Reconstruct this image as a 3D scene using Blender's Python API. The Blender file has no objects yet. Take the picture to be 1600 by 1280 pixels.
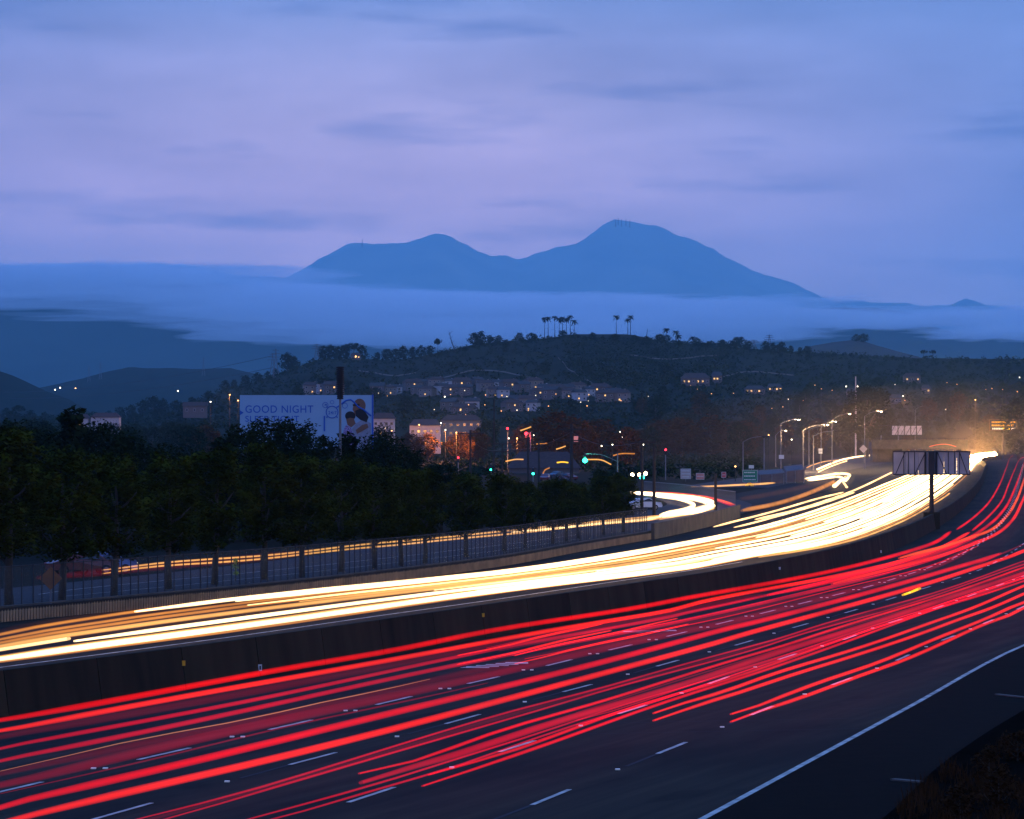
import bpy, bmesh, math, random
from mathutils import Vector, noise
sc = bpy.context.scene
col = sc.collection
R = math.radians
F, VH, H = 5000.0, 680.0, 9.0          # focal length in photo pixels, horizon row, eye height

# ---------------------------------------------------------------- camera, sky, exposure
cam = bpy.data.cameras.new('camera')
cam.sensor_width = 36.0
cam.lens = F / 1600.0 * 36.0
cam.shift_y = 40 / 1600.0
cam.clip_start = 1.0
cam.clip_end = 120000.0
co = bpy.data.objects.new('camera', cam)
co.location = (0, 0, H)
co.rotation_euler = (R(90), 0, 0)
col.objects.link(co)
sc.camera = co

world = bpy.data.worlds.new('World')
sc.world = world
world.use_nodes = True
nt = world.node_tree
nt.nodes.clear()
def N(t, **kw):
    n = nt.nodes.new(t)
    for k, v in kw.items():
        setattr(n, k, v)
    return n
def L(a, b):
    nt.links.new(a, b)
tc = N('ShaderNodeTexCoord')
sep = N('ShaderNodeSeparateXYZ')
L(tc.outputs['Generated'], sep.inputs[0])
ramp = N('ShaderNodeValToRGB')
cr = ramp.color_ramp
stops = [(0.0, (1.18, 0.80, 0.96)), (0.045, (1.42, 0.94, 1.08)), (0.075, (1.22, 0.84, 1.04)), (0.10, (0.86, 0.68, 0.92)), (0.14, (0.30, 0.42, 0.80)),
         (0.22, (0.18, 0.47, 1.65)), (0.5, (0.15, 0.58, 2.2)), (1.0, (0.14, 0.58, 2.2))]
while len(cr.elements) < len(stops):
    cr.elements.new(0.5)
for e, (p, c) in zip(cr.elements, stops):
    e.position = p
    e.color = (*c, 1)
L(sep.outputs['Z'], ramp.inputs[0])
# cooler towards the right and the far left of the view
az = N('ShaderNodeMapRange', clamp=True)
az.inputs['From Min'].default_value = 0.0
az.inputs['From Max'].default_value = 0.17
L(sep.outputs['X'], az.inputs['Value'])
azc = N('ShaderNodeMix', data_type='RGBA', blend_type='MIX')
azc.inputs[7].default_value = (0.26, 0.40, 0.82, 1)
azm = N('ShaderNodeMath', operation='MULTIPLY')
azm.inputs[1].default_value = 0.80
L(az.outputs[0], azm.inputs[0])
L(azm.outputs[0], azc.inputs[0])
L(ramp.outputs[0], azc.inputs[6])
azl = N('ShaderNodeMapRange', clamp=True)
azl.inputs['From Min'].default_value = -0.06
azl.inputs['From Max'].default_value = -0.20
L(sep.outputs['X'], azl.inputs['Value'])
azlm = N('ShaderNodeMath', operation='MULTIPLY')
azlm.inputs[1].default_value = 0.35
L(azl.outputs[0], azlm.inputs[0])
azlc = N('ShaderNodeMix', data_type='RGBA', blend_type='MIX')
azlc.inputs[7].default_value = (0.15, 0.20, 0.55, 1)
L(azlm.outputs[0], azlc.inputs[0])
L(azc.outputs[2], azlc.inputs[6])
# soft veil and a few darker wisps of cloud
mp = N('ShaderNodeMapping')
mp.inputs['Scale'].default_value = (9, 9, 38)
L(tc.outputs['Generated'], mp.inputs[0])
nz = N('ShaderNodeTexNoise')
nz.inputs['Scale'].default_value = 1.0
nz.inputs['Detail'].default_value = 7
nz.inputs['Roughness'].default_value = 0.55
L(mp.outputs[0], nz.inputs['Vector'])
r2 = N('ShaderNodeMapRange', clamp=True)
r2.inputs['From Min'].default_value = 0.36
r2.inputs['From Max'].default_value = 0.68
r2.inputs['To Min'].default_value = 1.12
r2.inputs['To Max'].default_value = 0.78
L(nz.outputs[0], r2.inputs['Value'])
mp2 = N('ShaderNodeMapping')
mp2.inputs['Scale'].default_value = (16, 16, 110)
mp2.inputs['Location'].default_value = (3.1, 1.7, 0.4)
L(tc.outputs['Generated'], mp2.inputs[0])
nz2 = N('ShaderNodeTexNoise')
nz2.inputs['Scale'].default_value = 1.0
nz2.inputs['Detail'].default_value = 6
nz2.inputs['Roughness'].default_value = 0.5
L(mp2.outputs[0], nz2.inputs['Vector'])
r3 = N('ShaderNodeMapRange', clamp=True)
r3.inputs['From Min'].default_value = 0.55
r3.inputs['From Max'].default_value = 0.74
L(nz2.outputs[0], r3.inputs['Value'])
wm = N('ShaderNodeMath', operation='MULTIPLY')
wm.inputs[1].default_value = 0.46
L(r3.outputs[0], wm.inputs[0])
wisp = N('ShaderNodeMix', data_type='RGBA', blend_type='MIX')
wisp.inputs[7].default_value = (0.075, 0.14, 0.40, 1)
L(wm.outputs[0], wisp.inputs[0])
L(azlc.outputs[2], wisp.inputs[6])
mulc = N('ShaderNodeVectorMath', operation='SCALE')
L(wisp.outputs[2], mulc.inputs[0])
L(r2.outputs[0], mulc.inputs['Scale'])
bg = N('ShaderNodeBackground')
bg.inputs['Strength'].default_value = 1.0
L(mulc.outputs[0], bg.inputs['Color'])
sky = N('ShaderNodeTexSky')
sky.sky_type = 'NISHITA'
sky.sun_disc = False
sky.sun_elevation = R(-4)
sky.sun_rotation = R(200)
bg2 = N('ShaderNodeBackground')
bg2.inputs['Strength'].default_value = 0.05
L(sky.outputs[0], bg2.inputs['Color'])
add = N('ShaderNodeAddShader')
L(bg.outputs[0], add.inputs[0])
L(bg2.outputs[0], add.inputs[1])
out = N('ShaderNodeOutputWorld')
L(add.outputs[0], out.inputs['Surface'])

sc.view_settings.view_transform = 'Standard'
sc.view_settings.look = 'None'
sc.view_settings.exposure = 0.0
sc.view_settings.gamma = 1.0
sc.view_settings.use_curve_mapping = False
sc.render.engine = 'CYCLES'
sc.cycles.transparent_max_bounces = 96
sc.cycles.max_bounces = 5
sc.cycles.diffuse_bounces = 2
sc.cycles.glossy_bounces = 2
sc.cycles.volume_bounces = 6
sc.cycles.sample_clamp_indirect = 3.0

# ---------------------------------------------------------------- helpers
rnd = random.Random(7)
def W(u, v, Y):
    """world point seen at photo pixel (u, v) at distance Y"""
    return Vector(((u - 800) * Y / F, Y, H + (VH - v) * Y / F))
def G(u, v, z=0.0):
    """world point on the level z seen at photo pixel (u, v)"""
    Y = F * (H - z) / (v - VH)
    return Vector(((u - 800) * Y / F, Y, z))
def spline(P, n=8):
    """centripetal-like Catmull-Rom through P"""
    P = [Vector(p) for p in P]
    if len(P) < 3:
        k = n * max(1, len(P) - 1)
        return [P[0].lerp(P[-1], i / k) for i in range(k + 1)]
    Q = [P[0] * 2 - P[1]] + P + [P[-1] * 2 - P[-2]]
    o = []
    for i in range(1, len(Q) - 2):
        a, b, c, d = Q[i - 1:i + 3]
        t0 = 0.0
        t1 = t0 + max(1e-3, (b - a).length) ** 0.5
        t2 = t1 + max(1e-3, (c - b).length) ** 0.5
        t3 = t2 + max(1e-3, (d - c).length) ** 0.5
        for k in range(n):
            t = t1 + (t2 - t1) * k / n
            A1 = a * ((t1 - t) / (t1 - t0)) + b * ((t - t0) / (t1 - t0))
            A2 = b * ((t2 - t) / (t2 - t1)) + c * ((t - t1) / (t2 - t1))
            A3 = c * ((t3 - t) / (t3 - t2)) + d * ((t - t2) / (t3 - t2))
            B1 = A1 * ((t2 - t) / (t2 - t0)) + A2 * ((t - t0) / (t2 - t0))
            B2 = A2 * ((t3 - t) / (t3 - t1)) + A3 * ((t - t1) / (t3 - t1))
            o.append(B1 * ((t2 - t) / (t2 - t1)) + B2 * ((t - t1) / (t2 - t1)))
    o.append(P[-1].copy())
    return o
def resample(P, step):
    o = [P[0].copy()]
    acc = 0.0
    for a, b in zip(P[:-1], P[1:]):
        l = (b - a).length
        while acc + l >= step and l > 1e-9:
            t = (step - acc) / l
            a = a.lerp(b, t)
            o.append(a.copy())
            l = (b - a).length
            acc = 0.0
        acc += l
    return o
def offset(P, d):
    """parallel curve d metres to the right of the direction of travel"""
    o = []
    for i, p in enumerate(P):
        t = P[min(i + 1, len(P) - 1)] - P[max(i - 1, 0)]
        t.z = 0
        t.normalize()
        o.append(p + Vector((t.y, -t.x, 0)) * d)
    return o
def interp(tab, x):
    if x <= tab[0][0]:
        return tab[0][1]
    for (a, b), (c, d) in zip(tab[:-1], tab[1:]):
        if x <= c:
            return b + (d - b) * (x - a) / (c - a)
    return tab[-1][1]

MATS = {}
def mat(name, c, rough=0.8, var=0.25, scale=1.0, bump=0.0, c2=None, metal=0.0, spec=0.3, stretch=None, detail=6):
    if name in MATS:
        return MATS[name]
    m = bpy.data.materials.new(name)
    m.use_nodes = True
    t = m.node_tree
    b = t.nodes['Principled BSDF']
    b.inputs['Roughness'].default_value = rough
    b.inputs['Metallic'].default_value = metal
    b.inputs['Specular IOR Level'].default_value = spec
    tcn = t.nodes.new('ShaderNodeTexCoord')
    mpn = t.nodes.new('ShaderNodeMapping')
    if stretch:
        mpn.inputs['Scale'].default_value = stretch
    t.links.new(tcn.outputs['Object'], mpn.inputs[0])
    nn = t.nodes.new('ShaderNodeTexNoise')
    nn.inputs['Scale'].default_value = scale
    nn.inputs['Detail'].default_value = detail
    t.links.new(mpn.outputs[0], nn.inputs['Vector'])
    rp = t.nodes.new('ShaderNodeValToRGB')
    rp.color_ramp.elements[0].position = 0.3
    rp.color_ramp.elements[1].position = 0.7
    d = c2 or tuple(x * (1 - var) for x in c)
    e = c if c2 else tuple(min(1, x * (1 + var)) for x in c)
    rp.color_ramp.elements[0].color = (*d, 1)
    rp.color_ramp.elements[1].color = (*e, 1)
    t.links.new(nn.outputs[0], rp.inputs[0])
    t.links.new(rp.outputs[0], b.inputs['Base Color'])
    if bump:
        bn = t.nodes.new('ShaderNodeBump')
        bn.inputs['Strength'].default_value = bump
        bn.inputs['Distance'].default_value = 0.05
        t.links.new(nn.outputs[0], bn.inputs['Height'])
        t.links.new(bn.outputs[0], b.inputs['Normal'])
    MATS[name] = m
    return m
def emit(name, c, s):
    if name in MATS:
        return MATS[name]
    m = bpy.data.materials.new(name)
    m.use_nodes = True
    t = m.node_tree
    t.nodes.clear()
    e = t.nodes.new('ShaderNodeEmission')
    e.inputs[0].default_value = (*c, 1)
    e.inputs[1].default_value = s
    o = t.nodes.new('ShaderNodeOutputMaterial')
    t.links.new(e.outputs[0], o.inputs[0])
    MATS[name] = m
    return m
def glow(name, c, s, power=1.3):
    """a streak of light: adds its light to what is behind it, densest along its core"""
    if name in MATS:
        return MATS[name]
    m = bpy.data.materials.new(name)
    m.use_nodes = True
    t = m.node_tree
    t.nodes.clear()
    # position across the streak: 1 on its core line, 0 at its rim
    ge = t.nodes.new('ShaderNodeNewGeometry')
    at = t.nodes.new('ShaderNodeAttribute')
    at.attribute_name = 'axis'
    def vdot(a, b):
        d = t.nodes.new('ShaderNodeVectorMath')
        d.operation = 'DOT_PRODUCT'
        t.links.new(a, d.inputs[0])
        t.links.new(b, d.inputs[1])
        return d.outputs['Value']
    def mth(op, a, b=None):
        d = t.nodes.new('ShaderNodeMath')
        d.operation = op
        for i_, q in enumerate((a, b)):
            if q is None: continue
            if isinstance(q, (int, float)): d.inputs[i_].default_value = q
            else: t.links.new(q, d.inputs[i_])
        return d.outputs[0]
    nv = mth('ABSOLUTE', vdot(ge.outputs['Incoming'], ge.outputs['Normal']))
    vt = vdot(ge.outputs['Incoming'], at.outputs['Vector'])
    sn = mth('SQRT', mth('MAXIMUM', mth('SUBTRACT', 1.0, mth('MULTIPLY', vt, vt)), 0.0004))
    core = mth('MINIMUM', mth('DIVIDE', nv, sn), 1.0)
    pw = t.nodes.new('ShaderNodeMath')
    pw.operation = 'POWER'
    pw.inputs[1].default_value = power
    t.links.new(core, pw.inputs[0])
    tcn = t.nodes.new('ShaderNodeTexCoord')
    nn = t.nodes.new('ShaderNodeTexNoise')
    nn.inputs['Scale'].default_value = 0.06
    nn.inputs['Detail'].default_value = 4
    t.links.new(tcn.outputs['Object'], nn.inputs['Vector'])
    mr = t.nodes.new('ShaderNodeMapRange')
    mr.inputs['From Min'].default_value = 0.3
    mr.inputs['From Max'].default_value = 0.7
    mr.inputs['To Min'].default_value = 0.45 * s
    mr.inputs['To Max'].default_value = 1.35 * s
    t.links.new(nn.outputs[0], mr.inputs['Value'])
    mu = t.nodes.new('ShaderNodeMath')
    mu.operation = 'MULTIPLY'
    t.links.new(pw.outputs[0], mu.inputs[0])
    t.links.new(mr.outputs[0], mu.inputs[1])
    e = t.nodes.new('ShaderNodeEmission')
    e.inputs[0].default_value = (*c, 1)
    t.links.new(mu.outputs[0], e.inputs[1])
    tr = t.nodes.new('ShaderNodeBsdfTransparent')
    ad = t.nodes.new('ShaderNodeAddShader')
    t.links.new(e.outputs[0], ad.inputs[0])
    t.links.new(tr.outputs[0], ad.inputs[1])
    o = t.nodes.new('ShaderNodeOutputMaterial')
    t.links.new(ad.outputs[0], o.inputs[0])
    MATS[name] = m
    return m

class MB:
    """collects shapes into one mesh"""
    def __init__(s):
        s.v, s.f, s.m = [], [], []
        s.mi = 0
    def face(s, pts):
        i = len(s.v)
        s.v += [tuple(p) for p in pts]
        s.f.append(tuple(range(i, i + len(pts))))
        s.m.append(s.mi)
        return s
    def box(s, c, d, rz=0.0):
        cx, cy, cz = c
        a, b, h = d[0] / 2, d[1] / 2, d[2] / 2
        i = len(s.v)
        cs, sn = math.cos(rz), math.sin(rz)
        for z in (-h, h):
            for x, y in ((-a, -b), (a, -b), (a, b), (-a, b)):
                s.v.append((cx + x * cs - y * sn, cy + x * sn + y * cs, cz + z))
        s.f += [tuple(i + k for k in q) for q in ((3, 2, 1, 0), (4, 5, 6, 7), (0, 1, 5, 4), (1, 2, 6, 5), (2, 3, 7, 6), (3, 0, 4, 7))]
        s.m += [s.mi] * 6
        return s
    def tube(s, P, r, n=6, flat=1.0, cap=True):
        P = [Vector(p) for p in P]
        rs = r if isinstance(r, (list, tuple)) else [r] * len(P)
        rings = []
        for i, p in enumerate(P):
            t = (P[min(i + 1, len(P) - 1)] - P[max(i - 1, 0)]).normalized()
            up = Vector((0, 0, 1)) if abs(t.z) < 0.9 else Vector((1, 0, 0))
            a = t.cross(up).normalized()
            b = a.cross(t).normalized()
            i0 = len(s.v)
            for k in range(n):
                g = 2 * math.pi * k / n
                s.v.append(tuple(p + a * (math.cos(g) * rs[i]) + b * (math.sin(g) * rs[i] * flat)))
            rings.append(i0)
        for a, b in zip(rings[:-1], rings[1:]):
            for k in range(n):
                s.f.append((a + k, a + (k + 1) % n, b + (k + 1) % n, b + k))
                s.m.append(s.mi)
        if cap:
            s.f.append(tuple(rings[0] + k for k in reversed(range(n))))
            s.f.append(tuple(rings[-1] + k for k in range(n)))
            s.m += [s.mi] * 2
        return s
    def ball(s, c, r, n=8, m=5, sz=1.0):
        i0 = len(s.v)
        s.v.append((c[0], c[1], c[2] - r * sz))
        for j in range(1, m):
            a = -math.pi / 2 + math.pi * j / m
            for k in range(n):
                g = 2 * math.pi * k / n
                s.v.append((c[0] + r * math.cos(a) * math.cos(g), c[1] + r * math.cos(a) * math.sin(g), c[2] + r * sz * math.sin(a)))
        s.v.append((c[0], c[1], c[2] + r * sz))
        T = len(s.v) - 1
        for k in range(n):
            k2 = (k + 1) % n
            s.f.append((i0, i0 + 1 + k2, i0 + 1 + k))
            s.f.append((T, T - n + k, T - n + k2))
            s.m += [s.mi] * 2
            for j in range(m - 2):
                a = i0 + 1 + j * n
                s.f.append((a + k, a + k2, a + n + k2, a + n + k))
                s.m.append(s.mi)
        return s
    def sweep(s, P, prof):
        """profile [(right, up)] swept along P, closed ends"""
        rings = []
        for i, p in enumerate(P):
            t = P[min(i + 1, len(P) - 1)] - P[max(i - 1, 0)]
            t.z = 0
            t.normalize()
            a = Vector((t.y, -t.x, 0))
            i0 = len(s.v)
            for x, z in prof:
                s.v.append(tuple(p + a * x + Vector((0, 0, z))))
            rings.append(i0)
        n = len(prof)
        for a, b in zip(rings[:-1], rings[1:]):
            for k in range(n):
                s.f.append((a + k, a + (k + 1) % n, b + (k + 1) % n, b + k))
                s.m.append(s.mi)
        s.f.append(tuple(rings[0] + k for k in reversed(range(n))))
        s.f.append(tuple(rings[-1] + k for k in range(n)))
        s.m += [s.mi] * 2
        return s
    def strip(s, A, B):
        i0 = len(s.v)
        for a, b in zip(A, B):
            s.v.append(tuple(a))
            s.v.append(tuple(b))
        for i in range(len(A) - 1):
            k = i0 + 2 * i
            s.f.append((k, k + 1, k + 3, k + 2))
            s.m.append(s.mi)
        return s
    def mesh(s, name, mats, smooth=False):
        me = bpy.data.meshes.new(name)
        me.from_pydata(s.v, [], s.f)
        for m in (mats if isinstance(mats, (list, tuple)) else [mats]):
            me.materials.append(m)
        if any(s.m):
            me.polygons.foreach_set('material_index', s.m)
        if smooth:
            me.polygons.foreach_set('use_smooth', [True] * len(me.polygons))
        me.update()
        return me
    def build(s, name, mats, parent=None, smooth=False, loc=None):
        return link(name, s.mesh(name, mats, smooth), parent, loc)
def link(name, me, parent=None, loc=None, rz=0.0):
    o = bpy.data.objects.new(name, me)
    if loc is not None:
        o.location = loc
    o.rotation_euler.z = rz
    if parent is not None:
        o.parent = parent
    col.objects.link(o)
    return o
def tag(o, label=None, cat=None, group=None, kind=None):
    if label: o['label'] = label
    if cat: o['category'] = cat
    if group: o['group'] = group
    if kind: o['kind'] = kind
    return o
def empty(name, loc, label, cat, group=None, rz=0.0, s=1.0):
    o = bpy.data.objects.new(name, None)
    o.location = loc
    o.rotation_euler.z = rz
    o.scale = (s, s, s)
    col.objects.link(o)
    return tag(o, label, cat, group)
def dup(root, loc, rz=0.0, s=1.0, label=None, group=None):
    def cp(o, par):
        c = o.copy()
        col.objects.link(c)
        c.parent = par
        for ch in KIDS.get(o.name, []):
            KIDS.setdefault(c.name, []).append(cp(ch, c))
        return c
    c = cp(root, None)
    c.location = loc
    c.rotation_euler.z = rz
    c.scale = (s, s, s) if not isinstance(s, tuple) else s
    if label: c['label'] = label
    if group: c['group'] = group
    return c
def streak(P, r, n, flat, m, name, label=None, cat=None, group=None, parent=None, loc=None):
    s = MB().tube(P, r, n, flat, cap=False)
    o = s.build(name, m, parent, True, loc)
    ax = []
    for i in range(len(P)):
        t = (Vector(P[min(i + 1, len(P) - 1)]) - Vector(P[max(i - 1, 0)])).normalized()
        ax += [t.x, t.y, t.z] * n
    a = o.data.attributes.new('axis', 'FLOAT_VECTOR', 'POINT')
    a.data.foreach_set('vector', ax)
    return tag(o, label, cat, group)
KIDS = {}
def kids(root):
    """remember the children of root (and theirs) before copying"""
    allo = list(col.objects)
    ch = {}
    for o in allo:
        if o.parent: ch.setdefault(o.parent.name, []).append(o)
    def go(o):
        if o.name in ch:
            KIDS[o.name] = ch[o.name]
            for c in ch[o.name]: go(c)
    go(root)
ORD = ['leftmost', 'second from the left', 'third from the left', 'fourth from the left', 'fifth from the left', 'sixth from the left',
       'seventh from the left', 'eighth from the left', 'ninth from the left', 'tenth from the left', 'eleventh from the left', 'twelfth from the left',
       'thirteenth from the left', 'fourteenth from the left', 'fifteenth from the left', 'sixteenth from the left', 'seventeenth from the left',
       'eighteenth from the left', 'nineteenth from the left', 'twentieth from the left']
def ordw(i, n):
    if i == n - 1: return 'rightmost'
    if i == n - 2 and i > 2: return 'second from the right'
    if i == n - 3 and i > 4: return 'third from the right'
    return ORD[i]

# ---------------------------------------------------------------- materials
M_ground = mat('ground_soil', (0.014, 0.012, 0.007), 0.95, scale=0.08, c2=(0.007, 0.008, 0.005), bump=0.3, spec=0.02)
M_hill = mat('hill_scrub', (0.016, 0.016, 0.008), 0.95, scale=0.02, spec=0.02, c2=(0.006, 0.009, 0.005), detail=10)
M_hilldry = mat('dry_hill', (0.040, 0.024, 0.014), 0.95, scale=0.02, c2=(0.035, 0.030, 0.020), detail=10)
M_mount = mat('mountain_rock', (0.34, 0.27, 0.19), 0.95, scale=0.0012, c2=(0.16, 0.14, 0.11), detail=10)
M_forest = mat('foothill_forest', (0.03, 0.035, 0.03), 0.95, scale=0.002, c2=(0.015, 0.02, 0.018), detail=10, spec=0.0)
M_asph = mat('concrete_lane', (0.024, 0.020, 0.017), 0.85, scale=0.5, c2=(0.013, 0.011, 0.010), bump=0.12, spec=0.04, stretch=(0.25, 0.6, 1), detail=10)
M_asph2 = mat('asphalt_shoulder', (0.0075, 0.0045, 0.0024), 0.9, scale=1.5, c2=(0.0035, 0.0024, 0.0014), bump=0.2, spec=0.02, detail=10)
M_paint = mat('road_paint', (0.60, 0.54, 0.44), 0.7, c2=(0.24, 0.21, 0.17), scale=1.6, spec=0.05, detail=10)
M_conc = mat('barrier_concrete', (0.054, 0.038, 0.020), 0.9, scale=0.8, c2=(0.030, 0.021, 0.012), bump=0.3, stretch=(1, 1, 0.16), detail=12, spec=0.05)
M_conc2 = mat('barrier_concrete_grey', (0.044, 0.031, 0.017), 0.9, scale=1.0, c2=(0.022, 0.016, 0.010), bump=0.3, stretch=(1, 1, 0.14), detail=12, spec=0.05)
M_concl = mat('pale_concrete', (0.11, 0.085, 0.062), 0.85, scale=0.6, c2=(0.05, 0.04, 0.03), bump=0.2, detail=10)
M_tar = mat('tar_joint', (0.004, 0.004, 0.004), 0.9)
M_refl = mat('reflector_lens', (0.8, 0.72, 0.5), 0.25)
M_ceram = mat('ceramic_dot', (0.8, 0.7, 0.6), 0.3)
M_steel = mat('dull_steel', (0.16, 0.15, 0.15), 0.55, metal=0.3)
M_dark = mat('dark_metal', (0.025, 0.02, 0.02), 0.7)
M_wood = mat('pole_wood', (0.035, 0.025, 0.020), 0.9, scale=2)
M_bark = mat('bark', (0.055, 0.045, 0.035), 0.95, scale=3, bump=0.4)
def leafmat(name, a, b):
    m = mat(name, a, 0.85, c2=b, scale=0.55, spec=0.0)
    return m
M_leaf = leafmat('row_tree_leaf', (0.064, 0.068, 0.006), (0.010, 0.015, 0.002))
M_leaf2 = leafmat('dark_leaf', (0.020, 0.026, 0.006), (0.008, 0.012, 0.004))
M_leaf3 = leafmat('lamp_tinted_leaf', (0.085, 0.034, 0.008), (0.030, 0.016, 0.006))  # brown tint puts the warm lamplight into the leaf colour
M_palm = leafmat('palm_frond', (0.014, 0.018, 0.012), (0.008, 0.010, 0.008))
M_roof = mat('roof_tile', (0.06, 0.026, 0.020), 0.9, scale=1.5)
M_roof2 = mat('roof_tile_grey', (0.04, 0.032, 0.032), 0.9, scale=1.5)
M_wall1 = mat('stucco_cream', (0.22, 0.16, 0.13), 0.9, var=0.1)
M_wall2 = mat('stucco_white', (0.42, 0.36, 0.34), 0.9, var=0.08)
M_wall3 = mat('stucco_tan', (0.13, 0.09, 0.08), 0.9, var=0.1)
M_glass = mat('dark_glass', (0.02, 0.02, 0.03), 0.15, spec=0.5)
E_win = emit('lit_window', (1.0, 0.55, 0.2), 1.6)
E_winw = emit('lit_window_white', (1.0, 0.85, 0.6), 1.5)
E_lamp = emit('lamp_white', (1.0, 0.82, 0.5), 14)
E_lampo = emit('lamp_sodium', (1.0, 0.42, 0.12), 10)
E_green = emit('signal_green', (0.02, 1.0, 0.55), 14)
E_red = emit('signal_red', (1.0, 0.03, 0.05), 6)
E_amber = emit('sign_amber', (1.0, 0.42, 0.02), 1.2)

#PART2
# ---------------------------------------------------------------- terrain
def fbm(x, y, s, o=4):
    return noise.fractal(Vector((x / s, y / s, 3.7)), 1.0, 2.0, o)
g = MB()
g.face([(-30000, -400, -0.06), (30000, -400, -0.06), (30000, 53500, -0.06), (-30000, 53500, -0.06)])
tag(g.build('ground', M_ground), 'dark flat valley ground around and beyond the motorway', kind='structure')

CREST = [(-900, 640), (-400, 650), (0, 652), (200, 652), (290, 632), (350, 610), (400, 597), (440, 582), (500, 560), (560, 560), (620, 563), (700, 548),
         (740, 538), (800, 532), (860, 528), (890, 522), (985, 522), (1010, 528), (1040, 534), (1100, 538), (1200, 547), (1270, 551),
         (1420, 559), (1500, 560), (1600, 561), (2400, 570)]
def crest_z(u, Yc, tab):
    return H + (VH - interp(tab, u)) * Yc / F
def hill_z(x, Y, Y0=1430.0, Yc=2700.0, tab=CREST):
    u = 800 + F * x / Y
    zc = crest_z(u, Yc, tab)
    if Y <= Yc:
        t = max(0.0, (Y - Y0) / (Yc - Y0))
        z = zc * t ** 0.95
        z += fbm(x, Y, 260) * 9 * t * (1 - t) * 2 + fbm(x, Y, 60, 3) * 1.2 * min(1, t * 4) * (1 - t * 0.7)
        return z
    t = (Y - Yc) / 900.0
    return zc * (1 - min(1, t) ** 1.6) - (3 if t > 1 else 0)
def onhill(u, v):
    """hillside point seen at pixel (u, v)"""
    lo, hi = 1430.0, 2700.0
    for _ in range(30):
        Y = (lo + hi) / 2
        z = hill_z((u - 800) * Y / F, Y)
        if VH - (z - H) * F / Y > v: lo = Y
        else: hi = Y
    x = (u - 800) * Y / F
    return Vector((x, Y, hill_z(x, Y)))
def heightfield(name, zf, us, Ys, m, label, smooth=True):
    me = MB()
    for Y in Ys:
        for u in us:
            x = (u - 800) * Y / F
            me.v.append((x, Y, zf(x, Y)))
    n = len(us)
    for j in range(len(Ys) - 1):
        for i in range(n - 1):
            me.f.append((j * n + i, j * n + i + 1, (j + 1) * n + i + 1, (j + 1) * n + i))
            me.m.append(0)
    return tag(me.build(name, m, smooth=smooth), label, kind='structure')
heightfield('hillside', hill_z, list(range(-900, 2401, 15)), [1430 + k * 17 for k in range(128)], M_hill,
            'dark scrub hillside with a flat planted top')
def ridge(name, tab, Yc, front, back, m, label, amp, ns, rough=4, step=20, rows=36):
    def zf(x, Y):
        u = 800 + F * x / Y
        # follow the crest in true x so that the ridge keeps its shape from any side
        uc = 800 + F * x / Yc
        zc = crest_z(uc, Yc, tab)
        t = 1 - (Yc - Y) / front if Y <= Yc else 1 - (Y - Yc) / back
        t = max(0.0, t)
        e = t * (1 - t) * 4
        return zc * (t ** 1.15) + fbm(x, Y, ns, 6) * amp * e + fbm(x, Y, ns / 9, 4) * amp * 0.07 - (8 if t <= 0 else 0)
    us = list(range(-700, 2301, step))
    Ys = [Yc - front + front * k / rows for k in range(rows + 1)] + [Yc + back * k / 8 for k in range(1, 9)]
    return heightfield(name, zf, us, Ys, m, label)
MOUNT = [(-400, 470), (0, 424), (100, 422), (250, 411), (290, 414), (360, 427), (400, 435), (450, 434), (490, 412), (515, 398), (545, 381), (565, 379), (600, 381),
         (625, 378), (638, 377), (650, 370), (683, 363), (695, 366), (705, 372), (722, 384), (745, 393), (765, 399), (790, 399), (800, 402), (810, 404), (830, 398),
         (850, 392), (875, 384), (900, 377), (915, 369), (940, 354), (960, 347), (985, 348), (1010, 352), (1025, 353), (1040, 361), (1060, 370), (1080, 377), (1100, 385),
         (1120, 393), (1150, 408), (1175, 421), (1200, 430), (1225, 439), (1250, 446), (1280, 459), (1310, 471), (1350, 469), (1380, 472), (1440, 477), (1480, 479),
         (1510, 468), (1540, 479), (1600, 489), (2000, 510), (2400, 520)]
ridge('mountain', MOUNT, 45000, 12000, 8000, M_mount, 'twin peaked blue mountain range above the fog bank', 700, 5000, step=5, rows=44)
FOOT = [(-700, 440), (0, 440), (150, 438), (300, 440), (450, 452), (600, 478), (800, 500), (1000, 498), (1200, 492), (1300, 482), (1370, 481),
        (1420, 490), (1460, 512), (1500, 520), (1560, 524), (1600, 526), (1700, 520), (2300, 500)]
ridge('foothill_range', FOOT, 14000, 3200, 3500, M_forest, 'dark blue foothills partly hidden in low cloud', 100, 1500, step=10, rows=24)
RKN = [(-700, 900), (1150, 900), (1200, 575), (1240, 556), (1265, 541), (1300, 535), (1335, 531), (1350, 533), (1370, 540), (1395, 547), (1420, 554), (1450, 562), (1520, 570), (1600, 585), (1700, 640), (2300, 900)]
ridge('dry_knoll', RKN, 3900, 900, 700, M_hilldry, 'bare dry knoll with a clump of trees on top', 8, 200, step=10, rows=16)
FARL = [(-700, 585), (0, 600), (60, 606), (100, 598), (130, 591), (160, 583), (180, 578), (205, 573), (225, 575), (260, 575), (300, 577), (330, 576), (360, 575), (380, 580), (400, 585), (430, 590), (480, 600), (600, 640), (2300, 700)]
M_far = M_hill
ridge('far_hill', FARL, 5600, 1100, 900, M_hill, 'long low blue hill with faint house lights along its foot', 14, 300, step=10, rows=16)
LH = [(-700, 560), (-60, 560), (0, 580), (15, 585), (40, 596), (70, 610), (110, 625), (150, 650), (300, 700), (2300, 900)]
ridge('near_dark_hill', LH, 3900, 700, 700, M_hill, 'dark hill shoulder at the far left edge', 6, 200, step=10, rows=12)

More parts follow.
